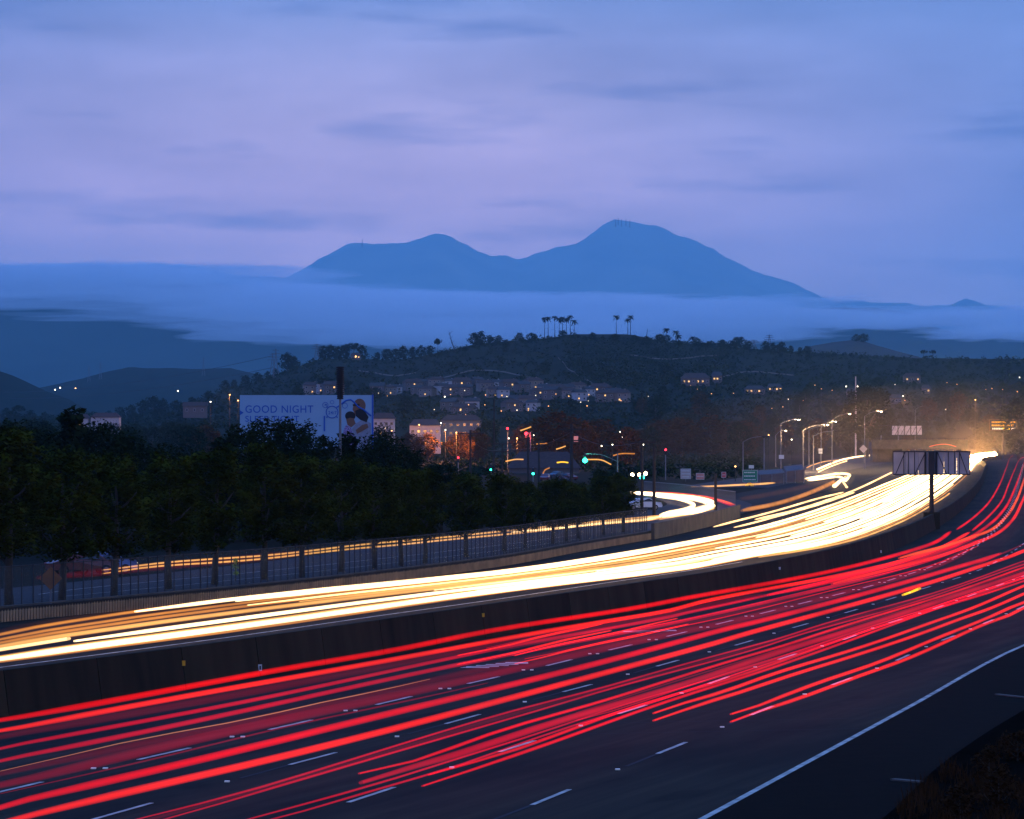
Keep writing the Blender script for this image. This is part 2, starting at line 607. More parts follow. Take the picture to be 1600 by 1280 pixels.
for k, pl in enumerate((((872, 560), (885, 575), (905, 590), (932, 606)), ((985, 556), (1030, 562), (1080, 560), (1125, 556)), ((690, 592), (740, 580), (790, 583), (832, 592)), ((1130, 590), (1180, 582), (1240, 588)), ((560, 580), (610, 588), (650, 584)))):
    P = [onhill(u, v) + Vector((0, 0, .5)) for u, v in pl]
    P = spline(P, 6)
    P = [Vector((p.x, p.y, hill_z(p.x, p.y) + .5)) for p in P]
    s = MB()
    s.strip([p + Vector((0, -2.5, -.3)) for p in P], [p + Vector((0, 2.5, .6)) for p in P])
    tag(s.build('dirt_track', mat('track_dust', (.11, .075, .055), .95)), 'pale dirt track crossing the hillside', kind='structure')
# ---------------------------------------------------------------- roads
Z1, Z2, Z3 = 0.0, 0.004, 0.012
BTOP = 1.45
btab = [(0, 1047), (400, 995), (780, 941), (1085, 897), (1160, 885), (1300, 857), (1400, 827), (1459, 802), (1502, 776), (1529, 750), (1541, 726), (1556, 712)]
bar = [G(u, v, BTOP) for u, v in btab]
d0 = (bar[0] - bar[1]).normalized()
bar = [bar[0] + d0 * 60] + bar
e0 = (bar[-1] - bar[-2]).normalized()
bar.append(bar[-1] + e0 * 500 + Vector((60, 0, 0)))
for p in bar: p.z = 0
BAR = resample(spline(bar, 12), 3.0)
def strip_obj(name, A, B, m, label, parent=None, kind='structure'):
    s = MB()
    s.strip(A, B)
    return tag(s.build(name, m, parent), label, kind=kind)
def lift(P, z):
    return [Vector((p.x, p.y, z)) for p in P]
OFF = offset(BAR, 23.6)
EDG = spline([G(u, v) for u, v in ((760, 1530), (900, 1395), (1000, 1333), (1097, 1280), (1300, 1170), (1420, 1105), (1600, 1008))] + [p for p in OFF if p.y > 165][::12], 8)
for p in EDG: p.z = 0
BA_, ED_ = None, None
# concrete lane surface: slabs, wheel tracks, stains, laid out along the road
def lane_surface(name, ca, cb):
    m = bpy.data.materials.new(name)
    m.use_nodes = True
    t = m.node_tree
    b = t.nodes['Principled BSDF']
    b.inputs['Roughness'].default_value = .85
    b.inputs['Specular IOR Level'].default_value = .05
    uv = t.nodes.new('ShaderNodeUVMap')
    def nz_(sc_, det, stretch):
        q = t.nodes.new('ShaderNodeMapping')
        q.inputs['Scale'].default_value = stretch
        t.links.new(uv.outputs[0], q.inputs[0])
        n = t.nodes.new('ShaderNodeTexNoise')
        n.inputs['Scale'].default_value = sc_
        n.inputs['Detail'].default_value = det
        t.links.new(q.outputs[0], n.inputs['Vector'])
        return n.outputs[0]
    def mix(f, a, c):
        x = t.nodes.new('ShaderNodeMix')
        x.data_type = 'RGBA'
        if isinstance(f, float): x.inputs[0].default_value = f
        else: t.links.new(f, x.inputs[0])
        for i_, q in ((6, a), (7, c)):
            if isinstance(q, tuple): x.inputs[i_].default_value = (*q, 1)
            else: t.links.new(q, x.inputs[i_])
        return x.outputs[2]
    def rng(v, a, c, lo=0.0, hi=1.0):
        x = t.nodes.new('ShaderNodeMapRange')
        x.inputs['From Min'].default_value, x.inputs['From Max'].default_value = a, c
        x.inputs['To Min'].default_value, x.inputs['To Max'].default_value = lo, hi
        t.links.new(v, x.inputs['Value'])
        return x.outputs[0]
    streaks = nz_(1.0, 8, (1.6, .035, 1))
    patches = nz_(1.0, 6, (.22, .06, 1))
    grain = nz_(6.0, 8, (1, 1, 1))
    c = mix(rng(streaks, .32, .68), ca, cb)
    c = mix(rng(patches, .48, .62, 0, .8), c, tuple(q * .45 for q in cb))
    blot = nz_(1.0, 5, (.5, .22, 1))
    c = mix(rng(blot, .60, .70, 0, .6), c, tuple(q * .35 for q in cb))
    c = mix(rng(grain, .55, .8, 0, .5), c, tuple(q * .5 for q in ca))
    t.links.new(c, b.inputs['Base Color'])
    bp = t.nodes.new('ShaderNodeBump')
    bp.inputs['Strength'].default_value = .25
    bp.inputs['Distance'].default_value = .02
    t.links.new(grain, bp.inputs['Height'])
    t.links.new(bp.outputs[0], b.inputs['Normal'])
    return m
def road_uv(o, A, B):
    uvl = o.data.uv_layers.new(name='UVMap')
    L_ = [0]
    for a, b in zip(A[:-1], A[1:]): L_.append(L_[-1] + (b - a).length)
    for i_, poly in enumerate(o.data.polygons):
        w0, w1 = (B[i_] - A[i_]).length, (B[i_ + 1] - A[i_ + 1]).length
        for li, q in zip(poly.loop_indices, ((0, L_[i_]), (w0, L_[i_]), (w1, L_[i_ + 1]), (0, L_[i_ + 1]))):
            uvl.data[li].uv = q
M_lane = lane_surface('freeway_concrete', (0.036, 0.024, 0.0125), (0.013, 0.0095, 0.0058))
# outer wall of the far carriageway
wtab = [(0, 972), (200, 953), (400, 933), (580, 912), (780, 885), (910, 861), (1020, 842)]
wal = [G(u, v) for u, v in wtab]
wal = [wal[0] + (wal[0] - wal[1]).normalized() * 50] + wal
WAL = resample(spline(wal, 10), 0.26)
wt2 = [(1020, 843), (1070, 832), (1110, 822), (1160, 807)]
wal2 = [G(u, v) for u, v in wt2]
wend = [G(u, v) for u, v in ((1020, 842), (1110, 822), (1200, 795), (1300, 765), (1390, 738), (1450, 722), (1515, 706))]
LEFTEDGE = resample(spline(wal + wend[1:], 10), 3.0)
def match(A, B, N_=None):
    """resample B so it has as many stations as A"""
    def at(P, t):
        L_ = [0]
        for a, b in zip(P[:-1], P[1:]): L_.append(L_[-1] + (b - a).length)
        d = t * L_[-1]
        for i in range(len(P) - 1):
            if d <= L_[i + 1]:
                return P[i].lerp(P[i + 1], (d - L_[i]) / max(1e-6, L_[i + 1] - L_[i]))
        return P[-1].copy()
    n = N_ or len(A)
    return [at(A, i / (n - 1)) for i in range(n)], [at(B, i / (n - 1)) for i in range(n)]
BA_, ED_ = match(BAR, EDG, 260)
road = strip_obj('freeway_road', lift(BA_, Z1), lift(ED_, Z1), M_asph, 'dark multi lane carriageway with red tail light trails')
shoulder = strip_obj('road_shoulder', lift(ED_, Z1), lift(offset(ED_, 11), Z1), M_asph2, 'black asphalt shoulder right of the white edge line')
road.data.materials[0] = M_lane
road_uv(road, BA_, ED_)
# sealed slab joints across and along the lanes
s = MB()
JB, JE = match(BAR, EDG, 420)
for k in range(12, 300):
    a, b = JB[k], JE[k]
    if a.y > 330: break
    d = (b - a).normalized()
    nn_ = Vector((-d.y, d.x, 0)) * .022
    a2, b2 = a + d * 2.4, b - d * .3
    s.face([lift([q], Z1 + .003)[0] for q in (a2 - nn_, b2 - nn_, b2 + nn_, a2 + nn_)])
tag(s.build('slab_joint', M_tar, road), kind='stuff')
A_, B_ = match(LEFTEDGE, BAR)
opp = strip_obj('opposing_road', lift(A_, Z1), lift(B_, Z1), M_lane, 'far carriageway lit orange under white headlight trails')
road_uv(opp, A_, B_)

def path_px(pts, z=0.0, n=10):
    return spline([G(u, v, z) for u, v in pts], n)
def painted(name, pts, w, parent, z=Z2):
    P = path_px(pts, 0)
    return strip_obj(name, lift(offset(P, -w / 2), z), lift(offset(P, w / 2), z), M_paint, None, parent, kind=None)
edge = strip_obj('edge_line', lift(offset(ED_, -.09), Z2), lift(offset(ED_, .09), Z2), M_paint, None, road, kind=None)
yel = painted('edge_line', [(-60, 1051), (0, 1043), (200, 1017), (400, 990), (580, 964), (780, 936), (960, 909), (1085, 890.5), (1160, 878)], 0.14, opp)

LA = [(-60, 1252), (140, 1205), (345, 1158), (510, 1120), (650, 1087), (765, 1061), (865, 1038), (948, 1017), (1020, 1000), (1083, 985), (1139, 971), (1189, 959),
      (1233, 948), (1273, 938), (1309, 929), (1341, 921), (1370, 913), (1405, 902), (1440, 891), (1480, 876), (1510, 862), (1540, 842), (1560, 822), (1575, 800), (1584, 780), (1592, 755), (1599, 725)]
LB = [(145, 1281), (435, 1200), (657, 1142), (825, 1096), (957, 1061), (1067, 1030), (1155, 1007), (1226, 985), (1289, 967), (1344, 951), (1388, 937), (1462, 914), (1491, 905), (1515, 897), (1545, 884), (1570, 870), (1590, 857), (1605, 845)]
LC = [(240, 1342), (510, 1265), (745, 1187), (922, 1130), (1056, 1087), (1160, 1050), (1250, 1020), (1315, 1001), (1370, 980), (1440, 958), (1500, 937), (1560, 915), (1620, 893)]
LD = [(560, 1352), (775, 1280), (943, 1212), (1097, 1150), (1212, 1102), (1310, 1067), (1390, 1037), (1450, 1010), (1500, 990), (1560, 965), (1640, 930)]
dash_me = {}
def lane_line(px, period, dash, w, dots=1, black=True, first=0.0):
    P = path_px(px, 0)
    S = resample(P, 0.5)
    k = first
    n = int(period / 0.5)
    nd = int(dash / 0.5)
    i = int(first / 0.5)
    while i + nd < len(S) - 1:
        a, b = S[i], S[i + nd]
        t = (b - a).normalized()
        rz = math.atan2(t.y, t.x)
        ln = (b - a).length
        key = ('d', dash, w)
        if key not in dash_me:
            dash_me[key] = MB().box((0, 0, 0), (ln, w, 0.006)).mesh('lane_dash', M_paint)
            dash_me[('b', dash, w)] = MB().box((0, 0, 0), (ln * 1.05, w * 0.9, 0.004)).mesh('tar_streak', M_tar)
        mid = (a + b) / 2
        if mid.y < 700:
            o = link('lane_dash', dash_me[key], road, (mid.x, mid.y, Z3 - 0.003), rz)
        if black and i - nd - 2 > 0 and mid.y < 240:
            a2, b2 = S[i - nd], S[i]
            c = (a2 + b2) / 2
            t2 = (b2 - a2).normalized()
            link('tar_streak', dash_me[('b', dash, w)], road, (c.x, c.y, Z2 + 0.001), math.atan2(t2.y, t2.x))
        j = i + nd + (n - nd) // 2 + 1
        if j < len(S) - 1:
            for q in range(dots):
                p = S[j]
                if 'dot' not in dash_me:
                    dash_me['dot'] = MB().box((0, 0, 0), (0.13, 0.16, 0.03)).mesh('lane_reflector', E_refl)
                link('lane_reflector', dash_me['dot'], road, (p.x + (q - (dots - 1) / 2) * 0.32, p.y, Z1 + 0.017), 0)
        i += n
E_refl = mat('reflector_glass', (0.9, 0.75, 0.5), 0.3, spec=0.6)
lane_line(LA, 9.5, 3.6, 0.14, dots=2, black=False, first=1.0)
lane_line(LB, 13.0, 3.9, 0.12, first=0.0)
lane_line(LC, 13.0, 3.9, 0.13, first=13.0 - 2, black=False)
lane_line(LD, 13.0, 3.9, 0.13, first=11.5)

# median barrier in cast panels
mb = empty('median_barrier', BAR[0], 'long dark concrete barrier between the red and the white light trails', 'barrier')
cap = [(-0.34, 0.0), (-0.13, BTOP), (0.13, BTOP), (0.34, 0.0)]
i = 0
BS = resample(BAR, 6.0)
nb = 0
for a, b in zip(BS[:-1], BS[1:]):
    if a.y > 900: break
    t = (b - a).normalized()
    s = MB()
    s.sweep([a + t * 0.03 - BS[0], b - t * 0.03 - BS[0]], cap)
    o = s.build('barrier_panel', M_conc if rnd.random() < .6 else M_conc2, mb)
    o.location = (0, 0, rnd.uniform(-0.006, 0.006))
s = MB()
s.sweep([p - BS[0] for p in BS if p.y > 895], cap)
s.build('far_barrier_run', M_conc, mb)
s = MB()
s.sweep([p + Vector((0, 0, 0.0)) - BS[0] for p in BS if p.y < 900], [(-0.30, 0), (-0.10, BTOP - 0.05), (0.10, BTOP - 0.05), (0.30, 0)])
s.build('barrier_core', M_conc, mb)

# ribbed outer wall
rw = empty('ribbed_wall', WAL[0], 'low ribbed concrete wall along the far side of the white light trails', 'wall')
o0 = WAL[0]
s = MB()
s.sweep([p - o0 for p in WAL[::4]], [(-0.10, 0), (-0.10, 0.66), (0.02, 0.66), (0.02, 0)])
s.build('wall_base', mat('rib_gap_shade', (.02, .015, .012), .9), rw)  # near-black colour puts shade between the ribs
s = MB()
s.sweep([p - o0 for p in WAL[::4]], [(-0.14, 0.70), (-0.14, 0.76), (0.04, 0.76), (0.04, 0.70)])
s.build('wall_coping', M_concl, rw)
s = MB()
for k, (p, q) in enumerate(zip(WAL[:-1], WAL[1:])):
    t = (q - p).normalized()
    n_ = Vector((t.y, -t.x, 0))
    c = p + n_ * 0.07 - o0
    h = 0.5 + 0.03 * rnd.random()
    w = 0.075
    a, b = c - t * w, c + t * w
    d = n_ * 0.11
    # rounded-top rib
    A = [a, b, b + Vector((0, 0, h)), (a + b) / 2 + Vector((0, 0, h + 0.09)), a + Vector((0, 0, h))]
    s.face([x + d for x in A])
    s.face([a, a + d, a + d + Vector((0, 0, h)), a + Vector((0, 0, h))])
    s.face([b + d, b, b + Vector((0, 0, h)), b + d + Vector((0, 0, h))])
tag(s.build('rib', mat('warm_lit_rib', (.34, .22, .12), .9, scale=.8, c2=(.18, .12, .07)), rw), kind='stuff')  # pale warm colour puts headlight glow on the ribs
W2 = spline(wal2, 8)
pw = empty('plain_concrete_wall', W2[0], 'taller plain concrete wall where the ribbed wall ends by the hairpin ramp', 'wall')
for a, b in zip(resample(W2, 5.0)[:-1], resample(W2, 5.0)[1:]):
    t = (b - a).normalized()
    s = MB()
    s.sweep([a + t * 0.015 - W2[0], b - t * 0.015 - W2[0]], [(-0.14, 0), (-0.14, 1.4), (0.14, 1.4), (0.14, 0)])
    s.build('wall_panel', M_concl, pw)

# frontage road beyond the fence and the hairpin ramp
FR = resample(offset(spline(wal + [G(1100, 818)], 10), -3.0), 3.0)
fr = strip_obj('frontage_road', lift(offset(FR, -15), Z2), lift(FR, Z2), M_asph2, 'dim frontage road behind the fence and the row of trees')
M_fasph = mat('frontage_asphalt', (0.04, 0.030, 0.028), 0.8, scale=0.5, c2=(0.025, 0.02, 0.02), detail=8, spec=0.08)
fr.data.materials[0] = M_fasph
painted('centre_line', [(60, 929), (110, 922), (250, 908), (400, 894), (560, 877), (780, 852), (900, 836)], 0.10, fr, 0.010)
painted('centre_line', [(100, 932), (250, 918), (400, 903), (560, 886), (780, 860), (900, 843)], 0.08, fr, 0.010)
HP = [(960, 818), (1010, 811), (1060, 803), (1100, 795), (1114, 788), (1095, 781), (1060, 776), (1010, 772), (960, 768), (900, 765)]
HPP = path_px(HP, 0, 10)
strip_obj('ramp_road', lift(offset(HPP, -6), 0.008), lift(offset(HPP, 5), 0.008), M_fasph, 'hairpin ramp curving back behind the plain wall')
RA = [(1080, 812), (1130, 800), (1180, 788), (1240, 772), (1300, 758), (1345, 745), (1400, 730), (1450, 720)]
RAP = path_px(RA, 0, 10)
strip_obj('ramp_road', lift(offset(RAP, -9), 0.0065), lift(offset(RAP, 3), 0.0065), M_asph, 'entry ramp joining the far carriageway')
RB = [(1180, 762), (1260, 747), (1310, 738), (1345, 722), (1380, 714), (1440, 712)]
RBP = path_px(RB, 0, 10)
strip_obj('ramp_road', lift(offset(RBP, -14), 0.0052), lift(offset(RBP, 14), 0.0052), M_fasph, 'upper ramp under the row of tall street lamps')

# fence
M_mesh = bpy.data.materials.new('chain_link')
M_mesh.use_nodes = True
t_ = M_mesh.node_tree
pb = t_.nodes['Principled BSDF']
pb.inputs['Base Color'].default_value = (0.03, 0.05, 0.06, 1)
pb.inputs['Roughness'].default_value = 0.6
tcn = t_.nodes.new('ShaderNodeTexCoord')
wv = []
for rot in (R(45), R(-45)):
    mp_ = t_.nodes.new('ShaderNodeMapping')
    mp_.inputs['Rotation'].default_value = (0, rot, 0)
    t_.links.new(tcn.outputs['UV'], mp_.inputs[0])
    w_ = t_.nodes.new('ShaderNodeTexWave')
    w_.inputs['Scale'].default_value = 6.0
    t_.links.new(mp_.outputs[0], w_.inputs['Vector'])
    wv.append(w_)
mx = t_.nodes.new('ShaderNodeMath')
mx.operation = 'MAXIMUM'
t_.links.new(wv[0].outputs[1], mx.inputs[0])
t_.links.new(wv[1].outputs[1], mx.inputs[1])
mrn = t_.nodes.new('ShaderNodeMapRange')
mrn.inputs['From Min'].default_value = 0.90
mrn.inputs['From Max'].default_value = 0.99
mrn.inputs['To Min'].default_value = 0.12
mrn.inputs['To Max'].default_value = 0.75
t_.links.new(mx.outputs[0], mrn.inputs['Value'])
t_.links.new(mrn.outputs[0], pb.inputs['Alpha'])
FEN = offset(WAL, -0.35)
fence = empty('chain_link_fence', FEN[0], 'dark chain link fence on thin posts behind the ribbed wall', 'fence')
f0 = FEN[0]
s = MB()
fs = FEN[::4]
me_ = MB()
me_.strip([p - f0 + Vector((0, 0, 0.66)) for p in fs], [p - f0 + Vector((0, 0, 2.6)) for p in fs])
fm = me_.build('wire_mesh', M_mesh, fence)
uvl = fm.data.uv_layers.new(name='UVMap')
acc = 0
for i_, poly in enumerate(fm.data.polygons):
    for li, uu in zip(poly.loop_indices, ((acc, 0.66), (acc, 2.6), (acc + 1.04, 2.6), (acc + 1.04, 0.66))):
        uvl.data[li].uv = uu
    acc += 1.04
post_me = MB().tube([(0, 0, 0), (0, 0, 2.68)], 0.032, 6).mesh('fence_post', M_dark)
PS = resample(FEN, 0.92)
for p in PS[40:]:
    q = p - f0
    link('fence_post', post_me, fence, (q.x + rnd.uniform(-.05, .05), q.y, q.z))
s = MB()
s.tube([p - f0 + Vector((0, 0, 2.62)) for p in fs], 0.025, 5)
s.build('top_rail', M_dark, fence)
# hairpin picket fence behind the ramp
PF = path_px([(1008, 770), (1050, 774), (1090, 779), (1125, 786), (1152, 790)], 0, 10)
pf = empty('picket_fence', PF[0], 'thin upright picket fence behind the hairpin ramp', 'fence')
pk = MB().box((0, 0, 0.9), (0.08, 0.05, 1.8)).mesh('picket', M_steel)
for p in resample(PF, 0.9):
    q = p - PF[0] + Vector((0, 3, 0))
    link('picket', pk, pf, tuple(q))
s = MB()
s.tube([p - PF[0] + Vector((0, 3, 1.7)) for p in PF], 0.04, 4)
s.build('rail', M_steel, pf)

#PART3
# ---------------------------------------------------------------- light trails of the traffic
GR = {'red': ((1.0, 0.003, 0.006), 0.46), 'hot': ((1.0, 0.016, 0.005), 0.62), 'crim': ((1.0, 0.0, 0.035), 0.10), 'dim': ((1.0, 0.0, 0.03), 0.045),
      'rose': ((1.0, 0.002, 0.022), 0.30), 'or': ((1.0, 0.075, 0.008), 0.65), 'thin': ((1.0, 0.35, 0.15), 0.3), 'yel': ((1.0, 0.5, 0.0), 1.2),
      'w': ((1.0, 0.62, 0.26), 1.5), 'w2': ((1.0, 0.46, 0.11), 0.7), 'am': ((1.0, 0.34, 0.05), 0.42), 'am2': ((1.0, 0.30, 0.05), 0.022), 'wh': ((1.0, 0.70, 0.36), 2.1), 'blaze': ((1.0, 0.62, 0.28), 26.0)}
def gm(k):
    return glow('light_' + {'red': 'red', 'hot': 'hot_red', 'crim': 'crimson', 'dim': 'dim_crimson', 'rose': 'rose', 'or': 'orange_red', 'thin': 'pale_orange', 'yel': 'amber_yellow',
                            'w': 'white', 'w2': 'warm_white', 'am': 'amber', 'am2': 'dim_amber', 'wh': 'bright_white', 'blaze': 'blazing_white'}[k], *GR[k])
def trail_mesh(P, r, flat=0.8, n=8, grow=0.45):
    P = resample(P, 3.5)
    m = len(P)
    rs = [r * (0.5 + 0.5 * min(1, i / 2, (m - 1 - i) / 2)) if m > 5 else r for i in range(m)]
    rs = [q * (1 + grow * i / m) for i, q in enumerate(rs)]
    o = P[0].copy()
    return [p - o for p in P], rs, flat, n, o
def trail(label, key, r, px, z=0.85, cat='light trail', name='light_trail', group=None, parent=None):
    (ua, va), (ub, vb) = px[-2], px[-1]
    if ub >= 1592 and vb > 840:      # runs on past the right edge of the view
        px = list(px) + [(ub + 90, vb - (va - vb) / max(1, ub - ua) * 90)]
    P = spline([G(u, v, z) for u, v in px], 10)
    # light swings a little with the springs of the car
    ph = rnd.random() * 6
    for i, p in enumerate(P):
        p.z += 0.02 * math.sin(ph + i * 0.35)
    Q, rs, fl, n, o = trail_mesh(P, r)
    ob = streak(Q, rs, n, fl, gm(key), name, parent=parent, loc=o)
    if parent is None:
        tag(ob, label, cat, group or 'light trails of passing cars')
    return ob
def trail_pair(label, key, r, pxs, z=0.85, group=None):
    """both lamps of one vehicle: they move together"""
    o = G(*pxs[0][0], z)
    e = empty('light_trail', o, label, 'light trail', group or 'light trails of passing cars')
    for px in pxs:
        c = trail(None, key, r, px, z, name='lamp_streak', parent=e)
        c.location = Vector(c.location) - o
    return e
X0 = lambda a, b: (-60, a[1] - (b[1] - a[1]) * 60 / (b[0] - a[0]))
T = trail
RG = 'red tail light trails'
T('broad soft red trail nearest the median barrier', 'red', 0.13, [(-60, 1135), (0, 1125), (400, 1054), (600, 1018), (780, 984), (1000, 948), (1100, 930), (1327, 886), (1450, 852), (1487, 830)], 0.95, group=RG)
T('bright scarlet trail just below the one along the barrier', 'hot', 0.115, [(-60, 1153), (0, 1142), (400, 1069), (800, 996), (1030, 957), (1100, 940), (1327, 896), (1450, 864), (1516, 831)], 0.9, group=RG)
T('dim crimson trail under the bright scarlet one', 'dim', 0.16, [(-60, 1162), (0, 1152), (400, 1079), (800, 1004), (1050, 958), (1200, 928)], 0.8, group=RG)
T('narrow pink crimson trail in the first lane from the barrier', 'rose', 0.085, [(-60, 1182), (0, 1170), (400, 1092), (800, 1010), (1055, 962), (1100, 952), (1300, 906), (1450, 869), (1530, 838)], 0.8, group=RG)
T('second narrow pink crimson trail in the first lane', 'rose', 0.095, [(-60, 1201), (0, 1189), (400, 1106), (800, 1022), (1105, 962), (1300, 917), (1450, 876), (1540, 840)], 0.8, group=RG)
T('hair thin pale orange trail between the pink trails at lower left', 'thin', 0.018, [(0, 1204), (200, 1160), (400, 1120), (510, 1097), (700, 1054)], 0.7, group=RG)
T('wide dusky crimson band left of the double lane dots', 'crim', 0.17, [(-60, 1241), (0, 1227), (400, 1135), (800, 1046), (1067, 987), (1200, 957), (1450, 888), (1520, 856)], 0.8, group=RG)
T('second dusky crimson band just above the wide one', 'dim', 0.14, [(-60, 1222), (0, 1210), (400, 1124), (800, 1036), (1100, 969), (1300, 925)], 0.8, group=RG)
T('very thin red trail running on the dotted lane line', 'crim', 0.03, [(0, 1241), (325, 1165), (560, 1111), (800, 1059)], 0.7, group=RG)
T('broad red trail below the double lane dots', 'red', 0.125, [(-60, 1278), (0, 1261), (400, 1165), (800, 1070), (1100, 992), (1180, 972), (1450, 900), (1530, 876), (1567, 864)], 0.9, group=RG)
T('brightest fat red trail crossing the lower left corner', 'hot', 0.12, [(-60, 1302), (27, 1280), (400, 1191), (800, 1091), (1100, 1009), (1180, 987), (1450, 911), (1560, 876), (1594, 863)], 0.9, group=RG)
trail_pair('pair of thin wavy red trails in the middle lane', 'rose', 0.038, [[(205, 1284), (400, 1231), (800, 1112), (980, 1063), (1180, 1008), (1275, 979), (1450, 929), (1600, 877)],
    [(240, 1284), (400, 1240), (800, 1121), (980, 1070), (1180, 1014), (1275, 985), (1450, 934), (1600, 882)]], 0.9, RG)
T('beaded fill of light between the thin wavy red pair', 'dim', 0.09, [(220, 1284), (400, 1236), (800, 1116), (980, 1067), (1180, 1011), (1275, 982), (1450, 932), (1600, 880)], 0.9, group=RG)
T('red trail that begins beside the middle lane near the bottom', 'red', 0.06, [(561, 1210), (640, 1190), (800, 1137), (980, 1083), (1180, 1022), (1275, 992), (1450, 938), (1600, 887)], 0.9, group=RG)
T('broad hot pink trail that begins low in the middle lanes', 'rose', 0.12, [(564, 1222), (660, 1195), (800, 1150), (980, 1096), (1180, 1032), (1300, 993), (1450, 946), (1600, 895)], 0.9, group=RG)
trail_pair('pair of thin dotted crimson trails reaching the bottom edge', 'rose', 0.036, [[(330, 1296), (400, 1276), (660, 1204), (800, 1158), (980, 1101), (1180, 1039), (1450, 951), (1600, 899)],
    [(370, 1296), (430, 1279), (660, 1214), (800, 1166), (980, 1108), (1180, 1043), (1450, 954), (1600, 902)]], 0.9, RG)
trail_pair('pair of pinkish red trails ending by the lane dashes at bottom centre', 'red', 0.058, [[(670, 1212), (800, 1172), (1005, 1101), (1180, 1047), (1380, 977), (1480, 942), (1600, 903)],
    [(660, 1227), (800, 1183), (1005, 1108), (1180, 1053), (1424, 965), (1500, 940), (1600, 908)]], 0.9, RG)
trail_pair('pair of vivid red trails ending at right of centre in the lower half', 'hot', 0.075, [[(1021, 1114), (1100, 1090), (1180, 1063), (1300, 1025), (1426, 984), (1513, 952), (1600, 916)],
    [(1021, 1125), (1100, 1100), (1180, 1073), (1300, 1036), (1463, 981), (1530, 957), (1600, 928)]], 0.9, RG)
trail_pair('pair of vivid red trails nearest the right road edge', 'hot', 0.075, [[(1142, 1117), (1180, 1104), (1300, 1060), (1400, 1024), (1502, 982), (1574, 952), (1600, 941)],
    [(1142, 1127), (1180, 1114), (1300, 1072), (1400, 1036), (1521, 983), (1574, 962), (1600, 950)]], 0.9, RG)
trail_pair('short doubled orange red streak beside the painted arrow', 'hot', 0.055, [[(715, 1025), (800, 1006), (880, 988), (960, 970)], [(715, 1039), (800, 1020), (900, 997), (980, 979)]], 0.9, RG)
trail_pair('second short orange red streak just right of centre', 'hot', 0.05, [[(804, 1024), (890, 1004), (1000, 980), (1080, 962)], [(804, 1037), (890, 1017), (1000, 992), (1080, 975)]], 0.9, RG)
trail_pair('pair of red trails climbing the far bend beside the barrier', 'red', 0.13, [[(1495, 827), (1520, 810), (1545, 785), (1562, 757), (1572, 732), (1581, 713), (1590, 710)],
    [(1519, 829), (1545, 807), (1565, 783), (1576, 757), (1585, 735), (1596, 716), (1606, 713)]], 0.9, RG)
T('orange glowing broad trail swinging through the far bend', 'or', 0.16, [(1405, 872), (1460, 858), (1502, 845), (1544, 830), (1572, 808), (1588, 782), (1600, 750), (1608, 725)], 0.9, group=RG)
T('red trail inside the far bend left of the orange one', 'red', 0.16, [(1200, 930), (1330, 900), (1440, 868), (1500, 848), (1545, 820), (1570, 795), (1585, 765), (1596, 735), (1602, 718)], 0.9, group=RG)
T('hot red trail hugging the orange trail in the far bend', 'hot', 0.15, [(1300, 912), (1420, 882), (1500, 858), (1550, 838), (1580, 815), (1597, 784), (1610, 752)], 0.9, group=RG)
T('thin dark red trail between lanes on the right', 'crim', 0.06, [(1300, 950), (1420, 918), (1500, 893), (1560, 868), (1610, 845)], 0.9, group=RG)
for k_, (dv, key, lab) in enumerate(((-6, 'rose', 'upper fine pink thread in the first lane'), (4, 'crim', 'middle fine crimson thread in the first lane'), (14, 'rose', 'lower fine pink thread in the first lane'),
                                     (24, 'red', 'fine red thread between the first lane and the double dots'))):
    T(lab, key, 0.03, [(760 + 20 * k_, 1030 - (20 * k_) * .21 + dv - 12), (940, 990 + dv - 10), (1100, 956 + dv - 9), (1300, 912 + dv * 0.8 - 8), (1450, 874 + dv * .7 - 6), (1530, 845 + dv * .5 - 4)], 0.85, group=RG)
for k_, (dv, key, lab) in enumerate(((7, 'rose', 'upper fill thread of pink light right of the middle lane'), (14, 'rose', 'lower fill thread of pink light right of the middle lane'), (-7, 'crim', 'faint crimson thread above the broad hot pink trail'))):
    T(lab, key, 0.032, [(900, 1120 + dv), (980, 1096 + dv), (1180, 1032 + dv * .9), (1300, 993 + dv * .8), (1450, 946 + dv * .7), (1600, 895 + dv * .6)], 0.85, group=RG)
T('small yellow indicator streak on the right lanes', 'yel', 0.075, [(1411, 930), (1420, 926), (1442, 918)], 0.9)

WG = 'white headlight trails'
top = [(-60, 1003), (0, 990), (122, 967), (400, 931), (780, 893), (960, 866), (1160, 828), (1272, 797), (1360, 764), (1400, 748), (1440, 733), (1490, 717), (1530, 709), (1552, 706)]
bot = [(-60, 1042), (0, 1033), (400, 981), (780, 926), (1085, 889), (1160, 874), (1300, 850), (1400, 816), (1459, 784), (1490, 762), (1515, 740), (1530, 726), (1545, 715), (1556, 710)]
TP = spline([G(u, v, 0.65) for u, v in top], 10)
BP = spline([G(u, v, 0.65) for u, v in bot], 10)
TP, BP = match(TP, BP, 260)
def stn(a):
    # stations are named by how far along the view they lie
    uu = interp([(0, -60), (.02, 60), (.12, 400), (.26, 780), (.4, 1100), (.55, 1300), (.75, 1440), (1, 1560)], a)
    if a >= 1: return 259
    for i, p in enumerate(TP):
        if 800 + F * p.x / p.y >= uu: return i
    return 259
